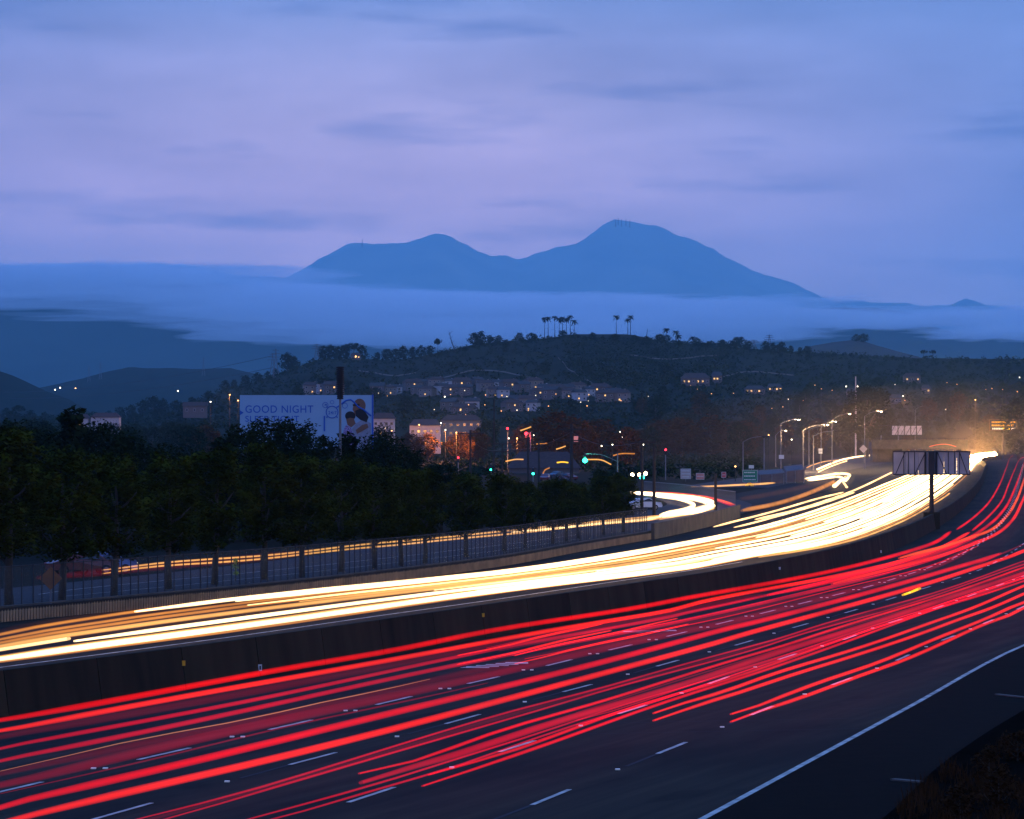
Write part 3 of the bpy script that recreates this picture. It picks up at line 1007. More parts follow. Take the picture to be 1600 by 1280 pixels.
def wt(label, key, r, t0, t1, a=0.0, b=1.0, z=0.65, wob=0.0):
    """headlight trail at lane fraction t0 (near end) to t1 (far end), from station a to b"""
    n = 260
    i0, i1 = stn(a), stn(b)
    P = []
    ph = rnd.random() * 6
    for i in range(i0, i1 + 1, 2):
        t = i / (n - 1)
        q = t0 + (t1 - t0) * t + wob * math.sin(ph + t * 9)
        p = TP[i].lerp(BP[i], q)
        p.z = z + 0.02 * math.sin(ph + i * 0.2)
        P.append(p)
    Q, rs, fl, n, o = trail_mesh(P, r * (1 + 0.5 * a), grow=1.2 * (i1 - i0) / n)
    return streak(Q, rs, n, fl, gm(key), 'light_trail', label, 'light trail', WG, loc=o)
# stations: a=0 left edge of frame ... ~0.12 u=400, ~0.26 u=780, ~0.4 u=1100, ~0.55 u=1300
wt('solid white band of headlights highest on the far carriageway', 'wh', 0.13, 0.03, 0.06, 0.05, 1)
wt('white trail doubling the highest band', 'wh', 0.11, 0.12, 0.14, 0.10, 1)
wt('amber glow line under the highest white band', 'am', 0.09, 0.22, 0.20, 0.0, 1)
wt('orange trail that runs off the left edge above the white ones', 'am', 0.10, 0.04, 0.08, 0.0, 1)
wt('second orange trail running off the left edge', 'am', 0.10, 0.33, 0.28, 0.0, 1)
wt('warm yellow trail in the middle of the far carriageway', 'w2', 0.13, 0.48, 0.44, 0.0, 1)
wt('white trail that stops short near the left edge', 'w', 0.10, 0.60, 0.60, 0.0, 0.03)
wt('dense white trail in the lane second from the barrier', 'wh', 0.12, 0.70, 0.66, 0.015, 1)
wt('dense white trail lowest on the far carriageway', 'wh', 0.16, 0.92, 0.86, 0.0, 1)
wt('warm trail just above the lowest white one', 'w2', 0.12, 0.83, 0.78, 0.0, 1)
wt('amber fringe below the lowest white trail', 'am', 0.07, 1.0, 0.95, 0.0, 0.8)
more = [('w', .10, .30, .30, .10, 1), ('w2', .10, .40, .42, .12, .9), ('w', .10, .56, .52, .2, 1), ('wh', .12, .62, .58, .3, 1), ('w', .11, .76, .74, .22, 1), ('wh', .13, .88, .90, .18, .75), ('w2', .10, .16, .22, .3, .8),
        ('wh', .14, .34, .36, .42, .95), ('wh', .14, .45, .47, .38, 1), ('w', .12, .26, .26, .45, .86), ('wh', .15, .52, .54, .45, .93), ('wh', .14, .68, .70, .40, .9), ('wh', .15, .80, .82, .36, .82),
        ('w', .12, .96, .93, .40, .70), ('w2', .12, .06, .08, .5, .95), ('wh', .14, .40, .40, .5, 1), ('w', .13, .57, .62, .5, .88), ('wh', .14, .74, .78, .48, .78), ('w2', .12, 1.05, 1.0, .38, .66), ('wh', .14, .64, .66, .52, .84)]
more += [('wh', .13, .20, .22, .5, 1), ('wh', .13, .29, .31, .55, .97), ('wh', .14, .42, .44, .5, .9), ('wh', .14, .49, .50, .58, 1), ('wh', .14, .60, .60, .5, .93), ('wh', .14, .71, .70, .54, .87), ('wh', .13, .84, .85, .5, .8), ('wh', .14, .37, .38, .62, 1), ('wh', .14, .55, .56, .64, .97), ('wh', .14, .66, .67, .6, .9)]
names = ['slim', 'pale', 'bright', 'dazzling', 'creamy', 'blazing', 'soft amber', 'strong', 'glaring', 'light gold', 'intense', 'fierce', 'shining', 'warm edged', 'golden', 'piercing', 'milky', 'radiant', 'low amber', 'gleaming', 'sparkling', 'flaring', 'vivid', 'sharp', 'full', 'dense', 'late', 'inner', 'burning', 'thick']
pl_ = lambda t: 'upper' if t < .3 else 'middle' if t < .6 else 'lower'
for k, (key, r, t0, t1, a, b) in enumerate(more):
    r *= .72 if a < .45 else .60
    wt('%s headlight trail in the %s part of the far carriageway%s' % (names[k], pl_(t0), ' towards the bend' if a > .3 else ''), key, r, t0, t1, a, b, wob=0.012)
for k, (t0, t1, a, b, r) in enumerate(((.15, .15, 0, 1, .5), (.5, .5, 0.02, 1, .45), (.78, .76, .1, 1, .4), (.35, .33, .3, 1, .5), (.62, .62, .35, 1, .5), (.95, .97, .4, .9, .45))):  # wide glowing tubes added for the orange tone of the road between trails
    wt('broad faint amber glow added along the %s lane of the far carriageway' % ['second', 'fourth', 'lowest', 'third', 'fifth', 'barrier side'][k], 'am2', r, t0, t1, a, b)
# ramp trails
T('long amber trail ending in a point above the far carriageway', 'w', 0.13, [(1115, 823), (1160, 812), (1230, 793), (1290, 776), (1319, 769)], 0.65, group=WG)
T('shorter amber trail ending just below the long pointed one', 'w', 0.12, [(1147, 824), (1200, 811), (1280, 788), (1337, 769)], 0.65, group=WG)
T('soft orange swath on the entry ramp', 'am', 0.34, [(1159, 798), (1200, 790), (1250, 776), (1306, 752)], 0.6, group=WG)
T('faint orange swath highest on the entry ramp', 'am2', 0.45, [(1156, 780), (1200, 773), (1260, 760), (1300, 750)], 0.6, group=WG)
T('white trail on the entry ramp running to the back of the big sign', 'w', 0.16, [(1180, 812), (1250, 795), (1320, 772), (1380, 745), (1394, 738)], 0.65, group=WG)
trail_pair('blazing white looped trail between the ramps', 'wh', 0.30, [[(1258, 748), (1285, 744), (1312, 740), (1324, 741), (1325, 746), (1319, 752)], [(1262, 751), (1290, 747), (1308, 745), (1316, 747), (1310, 754), (1302, 761)]], 0.7, WG)
T('white legs of light hanging from the looped trail', 'w', 0.16, [(1321, 744), (1317, 752), (1321, 758), (1324, 763)], 0.7, group=WG)
T('bright trail along the upper ramp towards the overpass', 'wh', 0.32, [(1276, 734), (1300, 724), (1322, 717), (1347, 713), (1370, 711.5), (1396, 711.5)], 0.7, group=WG)
T('second trail on the upper ramp just beneath the first', 'w', 0.2, [(1278, 738), (1300, 728), (1324, 720)], 0.7, group=WG)
T('pale trails curving left of the upper ramp', 'w2', 0.16, [(1260, 731), (1272, 726), (1290, 721), (1310, 719)], 0.7, group=WG)
T('dazzling block of headlights where the motorway meets the overpass', 'blaze', 0.9, [(1512, 722), (1528, 714), (1545, 710.5), (1558, 710)], 0.7, group=WG)
T('second dazzling streak at the far end of the motorway', 'blaze', 0.7, [(1514, 732), (1526, 720), (1540, 713.5), (1556, 711.5)], 0.7, group=WG)
T('white glow at the mouth of the motorway under the overpass', 'blaze', 0.7, [(1517, 713), (1535, 710), (1557, 708.5)], 0.7, group=WG)
T('pair of headlight beams melting together on the hairpin ramp', 'wh', 0.30, [(985, 771), (1020, 773), (1060, 777), (1094, 782), (1108, 789), (1085, 797), (1060, 802), (1030, 807)], 0.7, group=WG)
T('outer headlight trail on the hairpin ramp', 'wh', 0.26, [(985, 769), (1060, 774), (1100, 780), (1116, 788), (1100, 796), (1060, 804)], 0.7, group=WG)
T('inner headlight trail on the hairpin ramp', 'wh', 0.26, [(1020, 774), (1060, 780), (1080, 786), (1080, 793), (1056, 800), (1030, 805)], 0.7, group=WG)
T('fine bright line edging the hairpin ramp by the plain wall', 'w2', 0.09, [(1030, 812), (1070, 805), (1100, 799), (1118, 794)], 0.7, group=WG)
T('red glow behind the white hairpin trails', 'or', 0.14, [(1010, 769), (1060, 771), (1100, 776), (1130, 783), (1150, 790)], 0.7, group=RG)
T('thin magenta trail bending down towards the picket fence end', 'rose', 0.12, [(1060, 773), (1100, 778), (1125, 784), (1146, 791)], 0.7, group=RG)
trail_pair('pair of pale headlight trails on the frontage road behind the trees', 'w2', 0.085, [[(160, 891), (250, 880), (400, 869), (560, 852), (665, 842), (800, 829), (900, 818), (1000, 809), (1040, 804)],
    [(160, 896), (250, 885), (400, 874), (560, 857), (665, 847), (800, 834), (900, 823), (1000, 814), (1040, 809)]], 0.65, WG)
T('broken glare of light low behind the fence by the hairpin', 'w', 0.14, [(800, 832), (870, 825), (940, 818), (1010, 811), (1040, 806)], 0.7, group=WG)
T('dull red trail on the far side of the frontage road', 'dim', 0.3, [(60, 903), (200, 890), (330, 878), (500, 862)], 0.7, group=RG)
T('distant pale trail on the street beyond the picket fence', 'w2', 0.2, [(1080, 761), (1130, 759), (1175, 757), (1215, 754)], 0.7, group=WG)

#PART4
# ---------------------------------------------------------------- trees
def leaf_crown(seed, clumps, per, size, rad, vary=0.35):
    """crown of leaf faces gathered in clumps; clumps = [(x, y, z, r)]"""
    r = random.Random(seed)
    s = MB()
    V, Fc = s.v, s.f
    for cx, cy, cz, cr in clumps:
        for _ in range(per):
            a, b = r.uniform(0, 6.283), r.uniform(-1, 1)
            q = cr * r.random() ** 0.45
            c = math.sqrt(1 - b * b)
            x, y, z = cx + q * c * math.cos(a), cy + q * c * math.sin(a), cz + q * b * 0.8
            g = r.uniform(0, 6.283)
            tl = r.uniform(-1.1, 1.1)
            L_ = size * r.uniform(1 - vary, 1 + vary)
            ux, uy, uz = math.cos(g) * L_, math.sin(g) * L_, math.sin(tl) * L_ * 0.7
            wx, wy, wz = -math.sin(g) * L_ * 0.42, math.cos(g) * L_ * 0.42, L_ * 0.42 * math.sin(a)
            i = len(V)
            V.append((x - ux, y - uy, z - uz))
            V.append((x + wx, y + wy, z + wz))
            V.append((x + ux, y + uy, z + uz))
            V.append((x - wx, y - wy, z - wz))
            Fc.append((i, i + 1, i + 2, i + 3))
    s.m = [0] * len(s.f)
    return s
def clumps_for(seed, n, rx, z0, z1, cr, shape='egg'):
    r = random.Random(seed)
    o = []
    for k in range(n):
        t = (k + r.random()) / n
        z = z0 + (z1 - z0) * t
        if shape == 'egg': w = math.sin(math.pi * (0.12 + 0.80 * t)) ** 0.6
        elif shape == 'cone': w = (1 - t) ** 0.8 + 0.12
        elif shape == 'umbrella': w = 0.5 + 0.7 * math.sin(math.pi * min(1, t * 1.2))
        else: w = math.sqrt(max(0.05, 1 - (2 * t - 1) ** 2))
        a = k * 2.4 + r.random()
        q = rx * w * r.uniform(0.35, 1.0)
        o.append((q * math.cos(a), q * math.sin(a), z, cr * r.uniform(0.7, 1.3)))
    return o
def trunk_mesh(seed, h, r0, zb, spread, nb=6):
    r = random.Random(seed)
    s = MB()
    P = [Vector((0, 0, -0.1))]
    x = y = 0
    for k in range(1, 7):
        x += r.uniform(-.06, .06) * h * 0.15
        y += r.uniform(-.06, .06) * h * 0.15
        P.append(Vector((x, y, h * k / 6)))
    s.tube(P, [r0 * (1 - 0.13 * k) for k in range(7)], 7)
    for k in range(nb):
        b = P[0].lerp(P[-1], min(0.95, (zb + (h - zb) * k / nb * 0.8) / h))
        a = k * 2.4 + r.random()
        e = b + Vector((math.cos(a) * spread, math.sin(a) * spread, spread * 0.9)) * r.uniform(.6, 1)
        m = b.lerp(e, 0.5) + Vector((0, 0, -0.1 * spread))
        s.tube([b, m, e], [r0 * .45, r0 * .3, r0 * .12], 5)
    return s
TREE = {}
def tree_kind(key, variants, crownf, trunkf, leaf):
    TREE[key] = []
    for k in range(variants):
        c = crownf(k * 17 + len(TREE) * 101).mesh(key + '_crown', leaf)
        t = trunkf(k * 13 + len(TREE) * 71).mesh(key + '_trunk', M_bark, True)
        TREE[key].append((t, c))
tree_kind('row', 5, lambda s: leaf_crown(s, clumps_for(s, 46, 2.15, 2.7, 9.0, 0.72), 190, 0.125, 0), lambda s: trunk_mesh(s, 7.5, 0.24, 2.2, 1.5, 9), M_leaf)
tree_kind('back', 4, lambda s: leaf_crown(s, clumps_for(s, 60, 2.9, 1.2, 9.3, 1.15), 110, 0.17, 0), lambda s: trunk_mesh(s, 7.5, 0.28, 2.2, 1.8, 8), M_leaf2)  # dark leaves put the shade between the front crowns into the colour
tree_kind('mid', 5, lambda s: leaf_crown(s, clumps_for(s, 44, 3.9, 1.8, 9.4, 1.5, 'round'), 60, 0.30, 0), lambda s: trunk_mesh(s, 7.5, 0.3, 2.4, 2.2, 6), M_leaf2)
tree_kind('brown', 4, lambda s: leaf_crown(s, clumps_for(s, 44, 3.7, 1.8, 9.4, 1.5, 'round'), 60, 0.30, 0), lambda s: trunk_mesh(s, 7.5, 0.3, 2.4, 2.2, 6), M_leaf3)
tree_kind('far', 5, lambda s: leaf_crown(s, clumps_for(s, 22, 4.0, 1.0, 9.0, 1.9, 'round'), 34, 0.62, 0), lambda s: trunk_mesh(s, 7, 0.3, 2.4, 2.2, 3), M_leaf2)
tree_kind('umbrella', 2, lambda s: leaf_crown(s, clumps_for(s, 22, 4.6, 7.0, 9.4, 1.3, 'umbrella'), 34, 0.5, 0), lambda s: trunk_mesh(s, 8, 0.3, 5.5, 2.6, 6), M_leaf2)
tree_kind('cone', 2, lambda s: leaf_crown(s, clumps_for(s, 34, 2.0, 1.0, 10.0, 0.9, 'cone'), 50, 0.35, 0), lambda s: trunk_mesh(s, 9, 0.25, 2.2, 0.8, 4), M_leaf2)
tree_kind('giant', 1, lambda s: leaf_crown(s, clumps_for(s, 110, 4.9, 3.0, 9.6, 1.0, 'round'), 55, 0.20, 0), lambda s: trunk_mesh(s, 8.0, 0.32, 2.0, 2.8, 9), M_leaf2)
KNAME = {'row': 'street_tree', 'back': 'tree', 'mid': 'tree', 'brown': 'tree', 'far': 'tree', 'umbrella': 'tree', 'cone': 'tree', 'giant': 'tree'}
def tree(key, loc, h, label, group=None, wide=1.0, k=None, cat='tree'):
    t, c = TREE[key][rnd.randrange(len(TREE[key])) if k is None else k % len(TREE[key])]
    e = empty(KNAME[key], loc, label, cat, group, rnd.uniform(0, 6.28))
    s = h / 10.0
    e.scale = (s * wide, s * wide, s)
    link('trunk', t, e)
    link('crown', c, e)
    return e
row = [(-45, 956), (30, 948), (112, 938), (193, 931), (278, 921), (350, 914), (427, 906), (486, 903), (547, 894), (599, 889), (640, 885), (677, 881), (741, 871), (800, 861), (832, 856), (875, 850), (896, 846), (914, 842), (954, 836), (984, 832)]
rtop = [(-45, 655), (100, 662), (200, 690), (300, 695), (427, 682), (550, 692), (640, 698), (741, 726), (830, 742), (900, 744), (984, 738)]
for k, (u, v) in enumerate(row):
    p = G(u, v)
    p = p + Vector((-0.6, 0.5, 0))
    h = H + (VH - interp(rtop, u)) * p.y / F + rnd.uniform(-.9, .5)
    tree('row', p, h, 'dark street tree behind the chain link fence, %s in its row' % ordw(k, len(row)) , 'street trees along the fence', wide=1.12 if u < 700 else 1.3, k=k)
back = [(-30, 652), (18, 655), (64, 668), (112, 646), (152, 655), (196, 672), (246, 690), (296, 703), (345, 693), (384, 660), (420, 650), (460, 652), (500, 674), (545, 683), (592, 676), (640, 696), (690, 722), (735, 738), (775, 745), (815, 752), (850, 768), (905, 752), (940, 733), (966, 742)]
for k, (u, tv) in enumerate(back):
    Y = 275 + rnd.uniform(-8, 22) + max(0, (u - 400)) * 0.10
    p = Vector(((u - 800) * Y / F, Y, 0))
    tree('back' if k % 5 != 3 else 'cone', p, H + (VH - tv) * Y / F, 'broad dark tree in the second row beyond the frontage road, %s' % ordw(k, len(back)) if k < 20 or k > len(back) - 3 else
         'broad dark tree in the second row near the green traffic signal' + (' with the lowest top' if k == 20 else ' with a rounded top'), 'trees beyond the frontage road', wide=0.95, k=k)
# mid valley trees
ZL = {}
def zone(u):
    for lim, t in ((80, 'by the left edge'), (200, 'behind the long white building'), (340, 'left of the billboard'), (480, 'above the left half of the billboard'), (600, 'above the right half of the billboard'), (700, 'around the white apartment block'), (780, 'around the orange lit trees'), (880, 'above the red signals'), (980, 'beyond the tall utility pole'), (1080, 'beyond the hairpin ramp'), (1200, 'above the green road sign'), (1300, 'beyond the crowded street lamps'), (1400, 'near the huge rounded tree'), (1500, 'beyond the gantry sign'), (1580, 'left of the amber sign')):
        if u < lim: return t
    return 'by the right edge'
def later(e, kind, u, Y):
    ZL.setdefault((kind, zone(u)), []).append((u, e))
    return e
GR_M = 'trees scattered over the valley floor'
def inroad(u, Y):
    v = VH + F * H / Y
    if u > 985 and Y < 1150: return True
    if u > 960 and Y < 660: return True
    if u > 1190 and Y < 1400: return True
    if u > 1500 and Y < 2000: return True
    if 740 < u < 980 and 420 < Y < 800: return True
    return False
n_ = 0
for Y0, Y1, n, h0, h1 in [(420, 520, 12, 8, 11), (560, 700, 16, 8, 12), (760, 900, 22, 9, 13), (950, 1100, 30, 9, 14), (1150, 1300, 38, 10, 15), (1330, 1440, 34, 10, 15)]:
    for k in range(n):
        u = -60 + 1720 * (k + rnd.random()) / n
        Y = rnd.uniform(Y0, Y1)
        if inroad(u, Y): continue
        h = rnd.uniform(h0, h1)
        if 570 < u < 760 and Y > 900: h *= 0.62
        if u < 560 and Y < 700: continue
        if 600 < u < 775 and Y < 1010: continue
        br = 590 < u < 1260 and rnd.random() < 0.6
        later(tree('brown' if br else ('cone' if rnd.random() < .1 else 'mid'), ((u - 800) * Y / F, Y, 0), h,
             'lamp tinted brown tree among the dusky trees of the valley floor' if br else 'dark tree among the dusky trees of the valley floor', 'trees scattered over the valley floor', wide=rnd.uniform(.85, 1.15)), ('red brown' if br else 'dark') + ' valley tree', u, Y)
# extra ones in the belt beyond the motorway
for k in range(44):
    u = 1000 + 660 * (k + rnd.random()) / 44
    Y = rnd.uniform(1420, 1720)
    h = rnd.uniform(9, 16)
    later(tree('mid' if k % 3 else 'brown', ((u - 800) * Y / F, Y, max(0, hill_z((u - 800) * Y / F, Y)) - .3), h, 'dark tree in the belt behind the overpass and lamps' if k % 3 else 'brownish tree in the belt behind the overpass and lamps', 'tree belt behind the overpass'), ('dark' if k % 3 else 'brownish') + ' tree of the far belt', u, Y)  # every third tree has leaves tinted for the lamplight
tree('giant', W(1355, 680, 1260) + Vector((0, 0, -9)), 28.5, 'huge rounded dark tree above the overpass and gantry sign', wide=0.86)
tree('mid', ((1592 - 800) * 1150 / F, 1150, 0), 22, 'tall dark tree at the right edge by the amber sign', wide=.9)
tree('mid', ((1570 - 800) * 1350 / F, 1350, 0), 15, 'lower dark tree left of the tall one at the right edge')
for u, Y, h, lab in [(868, 900, 15.5, 'large lamp tinted russet tree left of the tall utility pole'), (935, 1000, 14, 'broad lamp tinted russet tree right of the tall utility pole'), (905, 960, 13, 'lamp tinted russet tree directly behind the tall utility pole'),
                     (1065, 1180, 15, 'wide dark lamp tinted russet tree above the picket fence'), (1110, 1200, 16, 'tall dark lamp tinted russet tree left of the first street lamp'), (1030, 1190, 14, 'dark lamp tinted russet tree above the white hairpin lights')]:
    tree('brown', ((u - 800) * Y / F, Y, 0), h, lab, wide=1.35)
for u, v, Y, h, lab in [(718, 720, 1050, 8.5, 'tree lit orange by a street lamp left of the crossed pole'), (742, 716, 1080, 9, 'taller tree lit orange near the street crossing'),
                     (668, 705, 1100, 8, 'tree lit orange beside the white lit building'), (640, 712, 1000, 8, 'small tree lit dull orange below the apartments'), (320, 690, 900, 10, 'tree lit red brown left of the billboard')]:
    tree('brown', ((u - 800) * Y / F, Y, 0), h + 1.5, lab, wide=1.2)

# hillside trees
CT = [(352, 16), (366, 13), (384, 15), (402, 14), (418, 11), (449, 27), (458, 19), (430, 11), (505, 20), (516, 22), (528, 19), (540, 22), (553, 23), (566, 20), (590, 12), (604, 17), (618, 18), (630, 21), (645, 17), (658, 16), (672, 14),
      (742, 18), (752, 20), (765, 13), (779, 11), (812, 12), (836, 9), (1030, 11), (1042, 12), (1112, 8), (1128, 10), (1150, 16), (1158, 17), (1170, 12), (1196, 14), (1208, 13), (1221, 15), (1236, 10), (1250, 9),
      (10, 20), (30, 23), (48, 17), (70, 14), (150, 13), (170, 15), (188, 20), (205, 22), (224, 25), (240, 27), (255, 20), (275, 14), (95, 12), (120, 12), (300, 12), (325, 13)]
for k, (u, hp) in enumerate(CT):
    Y = 2690 if u > 340 else 2500
    x = (u - 800) * Y / F
    later(tree('umbrella' if hp in (23,) else 'far', (x, Y, hill_z(x, Y) - .8), hp / (F / Y) * 1.12, 'dark tree standing on the skyline of the hillside' if u > 340 else 'dark tree on the low skyline at the far left', 'trees on the hillside skyline' if u > 340 else 'trees on the left skyline', wide=rnd.uniform(.9, 1.3)), 'dark skyline tree', u, Y)
x = (684 - 800) * 2690 / F
tree('umbrella', (x, 2690, hill_z(x, 2690) - 1), 13, 'thin tree with a small umbrella crown alone on the skyline', wide=.55)
for k in range(2):
    Y = 3890
    x = (1338 + k * 11 - 800) * Y / F
    tree('far', (x, Y, crest_z(1338 + k * 11, Y, RKN) - 2), 9 + 2 * k, 'dark tree in the clump crowning the dry knoll, %s one' % ('left' if k == 0 else 'right'), 'clump on the dry knoll', wide=1.5)
for k, u in enumerate((1443, 1458)):
    x = (u - 800) * 2690 / F
    tree('umbrella', (x, 2690, hill_z(x, 2690) - 1), 8, 'thin tree on the right skyline, %s of two' % ('left' if k == 0 else 'right'), wide=.7)
for k in range(52):
    u = rnd.uniform(-40, 1660)
    vt = interp(CREST, u)
    v = rnd.uniform(vt + 8, 668)
    if 590 < u < 990 and 592 < v < 632: continue
    if 1050 < u < 1240 and 575 < v < 640 or 1400 < u < 1450 and 580 < v < 640: continue
    p = onhill(u, min(v, 668))
    later(tree('far', (p.x, p.y, p.z - .4), rnd.uniform(6, 11), 'x', 'trees scattered on the hillside', wide=rnd.uniform(1, 1.5)), 'small dark %s slope tree' % ('upper' if v < vt + 45 else 'lower'), u, p.y)
for k in range(24):
    u = 740 + 530 * (k + rnd.random()) / 24
    Y = 2640 + rnd.uniform(-30, 30)
    if 905 < u < 1012: Y = 2540
    x = (u - 800) * Y / F
    later(tree('far', (x, Y, hill_z(x, Y) - .8), rnd.uniform(4, 8), 'x', 'low trees under the skyline', wide=rnd.uniform(1.1, 1.7)), 'low dark tree just under the skyline', u, Y)
for (kd, zn), lst in ZL.items():
    lst.sort(key=lambda q: q[0])
    for i_, (u, e) in enumerate(lst):
        e['label'] = (kd + ' ' + zn) if len(lst) == 1 else '%s %s, %s' % (kd, zn, ordw(i_, len(lst)) if len(lst) <= 20 else ORD[min(i_, 19)])
# orchard rows and brush on the slope: nobody could count them
def blob_mass(name, pts, label, m, leaf=0.9, per=9):
    s = MB()
    r = random.Random(5)
    for p, rad in pts:
        for _ in range(per):
            a, b = r.uniform(0, 6.283), r.uniform(-.3, 1)
            q = rad * r.random() ** .4
            c = math.sqrt(max(0, 1 - b * b))
            x, y, z = p.x + q * c * math.cos(a), p.y + q * c * math.sin(a), p.z + q * b + rad * .3
            g = r.uniform(0, 6.283)
            l = leaf * r.uniform(.6, 1.4)
            w = l * .5
            t = r.uniform(-.8, .8) * l
            s.face([(x - math.cos(g) * l, y - math.sin(g) * l, z - t), (x - math.sin(g) * w, y + math.cos(g) * w, z + w * .7), (x + math.cos(g) * l, y + math.sin(g) * l, z + t), (x + math.sin(g) * w, y - math.cos(g) * w, z - w * .7)])
    return tag(s.build(name, m), label, kind='stuff')
pts = []
for k in range(5200):
    u = rnd.uniform(-80, 1700)
    vt = interp(CREST, u)
    v = vt + 2 + (672 - vt) * rnd.random() ** 0.8
    if 590 < u < 985 and 596 < v < 630 and rnd.random() < .45: continue
    p = onhill(u, v)
    pts.append((p, rnd.uniform(1.6, 4.0)))
for k in range(700):
    u = rnd.uniform(-60, 1700)
    Y = rnd.uniform(2560, 2690)
    x = (u - 800) * Y / F
    if 900 < u < 1010: continue
    pts.append((Vector((x, Y, hill_z(x, Y))), rnd.uniform(1.6, 3.4)))
blob_mass('hillside_brush', pts, 'dense dark brush covering the hillside', M_leaf2)
pts = []
for k in range(1500):
    u = rnd.uniform(540, 1190)
    Y = rnd.uniform(640, 1400)
    if 780 < u < 920 and Y < 780: continue
    pts.append((Vector(((u - 800) * Y / F, Y, 0)), rnd.uniform(.8, 2.2)))
for k in range(1100):
    u = rnd.uniform(1190, 1700)
    Y = rnd.uniform(1430, 1750)
    pts.append((Vector(((u - 800) * Y / F, Y, 0)), rnd.uniform(1.2, 3.2)))
blob_mass('valley_brush', pts, 'low dark shrubs filling the valley floor between the trees', M_leaf2, leaf=.5)
pts = []
for k in range(22):
    v = 530 + k * 3.4
    for j in range(60):
        u = 880 + j * 4.6 + k * 1.2
        if u > 1150: continue
        pts.append((onhill(u, v), 1.7))
blob_mass('orchard', pts, 'rows of small dark orchard trees below the flat hilltop', M_leaf2, per=8, leaf=.7)

# palms on the hilltop
def palm_crown(seed, r=3.4, n=26):
    q = random.Random(seed)
    s = MB()
    for k in range(n):
        a = k * 2.4 + q.random() * .4
        el = q.uniform(-0.7, 1.2)
        L_ = r * q.uniform(.8, 1.1)
        P = []
        for j in range(6):
            t = j / 5
            d = L_ * t
            e = el - 1.5 * t * t
            P.append(Vector((math.cos(a) * d * math.cos(el * .7), math.sin(a) * d * math.cos(el * .7), L_ * .55 * math.sin(el) * t * 1.6 - L_ * .55 * t * t)))
        for j in range(5):
            p0, p1 = P[j], P[j + 1]
            side = Vector((-math.sin(a), math.cos(a), 0)) * (0.50 * math.sin(math.pi * (j + .6) / 6) + .06)
            dr = Vector((0, 0, -.28))
            s.face([p0, p1, p1 + side + dr, p0 + side + dr])
            s.face([p0, p0 - side + dr, p1 - side + dr, p1])
    return s
PALM = [(palm_crown(k).mesh('palm_crown', M_palm), trunk_mesh(k, 12, .38, 20, 0, 0).mesh('palm_trunk', M_bark)) for k in range(4)]
pal = [(851, 494, 525), (856.5, 493, 526), (867, 492, 524), (874, 495, 523), (879, 493, 524), (885, 495, 523), (891, 491, 522), (897, 498, 522), (963, 491, 523), (981, 496, 522), (985, 491, 523), (1041, 511, 534), (1056, 515, 535), (1060, 521, 535), (1082, 524, 536), (1143, 530, 540)]
for k, (u, tv, bv) in enumerate(pal):
    Y = 2660
    x = (u - 800) * Y / F
    zb = hill_z(x, Y) - .6
    zt = H + (VH - tv) * Y / F
    h = zt - zb - 2.0
    g_ = 'eight palms crowded on the left of the hilltop' if k < 8 else None
    lab = ['short leafy palm below the flat hilltop, tallest of three', 'shaggy palm next to the tallest of three', 'low shaggy palm touching the middle one of three', 'squat palm right of the shaggy ones', 'lone tiny palm on the skyline right of the others']
    if k < 8: lb = 'palm in the hilltop cluster, %s of eight' % ordw(k, 8)
    elif k == 8: lb = 'slender palm standing alone left of the pair on the flat hilltop'
    elif k in (9, 10): lb = 'palm in the tight pair at the right of the flat hilltop, %s one' % ('left' if k == 9 else 'right')
    else: lb = lab[k - 11]
    e = empty('palm_tree', (x, Y, zb), lb, 'palm tree', g_, rnd.uniform(0, 6))
    cm, tm = PALM[k % 4]
    t = link('trunk', tm, e)
    t.scale = (1, 1, h / 12)
    c = link('crown', cm, e, (0, 0, h))
for k in range(46):
    u = rnd.uniform(1000, 1600) if k % 2 else rnd.uniform(560, 1000)
    v = rnd.uniform(612, 664) if u > 1000 else rnd.uniform(630, 672)
    p = onhill(u, v)
    warm = rnd.random() < .75
    e = empty('lamp_post', p, 'x', 'lamp', 'small lamps scattered through the town')
    MB().tube([(0, 0, 0), (0, 0, 7)], .08, 5).build('post', M_dark, e)
    MB().ball((0, 0, 7.2), rnd.uniform(.16, .30), 8, 5).build('lamp_globe', emit('tiny_lamp_orange', (1, .42, .12), 3.5) if warm else emit('tiny_lamp', (1, .8, .5), 3), e)
    ZL2 = globals().setdefault('ZL2', {})
    ZL2.setdefault(('tiny orange lamp' if warm else 'tiny white lamp', zone(u)), []).append((u, e))
for (kd, zn), lst in ZL2.items():
    lst.sort(key=lambda q: q[0])
    for i_, (u, e) in enumerate(lst):
        e['label'] = kd + ' in the dark slope ' + zn + ('' if len(lst) == 1 else ', ' + ordw(i_, len(lst)))
# bare leaning tree and pole
s = MB()
b0 = onhill(712, 552)
s.tube([(0, 0, 0), (-3.5, 0, 10), (-5.5, 0, 18)], [.5, .3, .1], 5)
for a_ in range(7):
    z = 5 + a_ * 1.8
    s.tube([(-.3 * z, 0, z), (-.3 * z + (-1) ** a_ * 2.2, 0, z + 2.4)], [.18, .05], 4)
e = empty('bare_tree', b0, 'bare leaning dead tree on the skyline', 'tree')
s.build('trunk', M_wood, e)
b0 = W(1009, 529, 2660)
s = MB().tube([(0, 0, -1), (1.8, 0, 8.5)], [.28, .16], 5)
tag(s.build('leaning_trunk', M_wood, None, False, b0), 'bare leaning palm trunk on the hilltop slope', 'trunk')

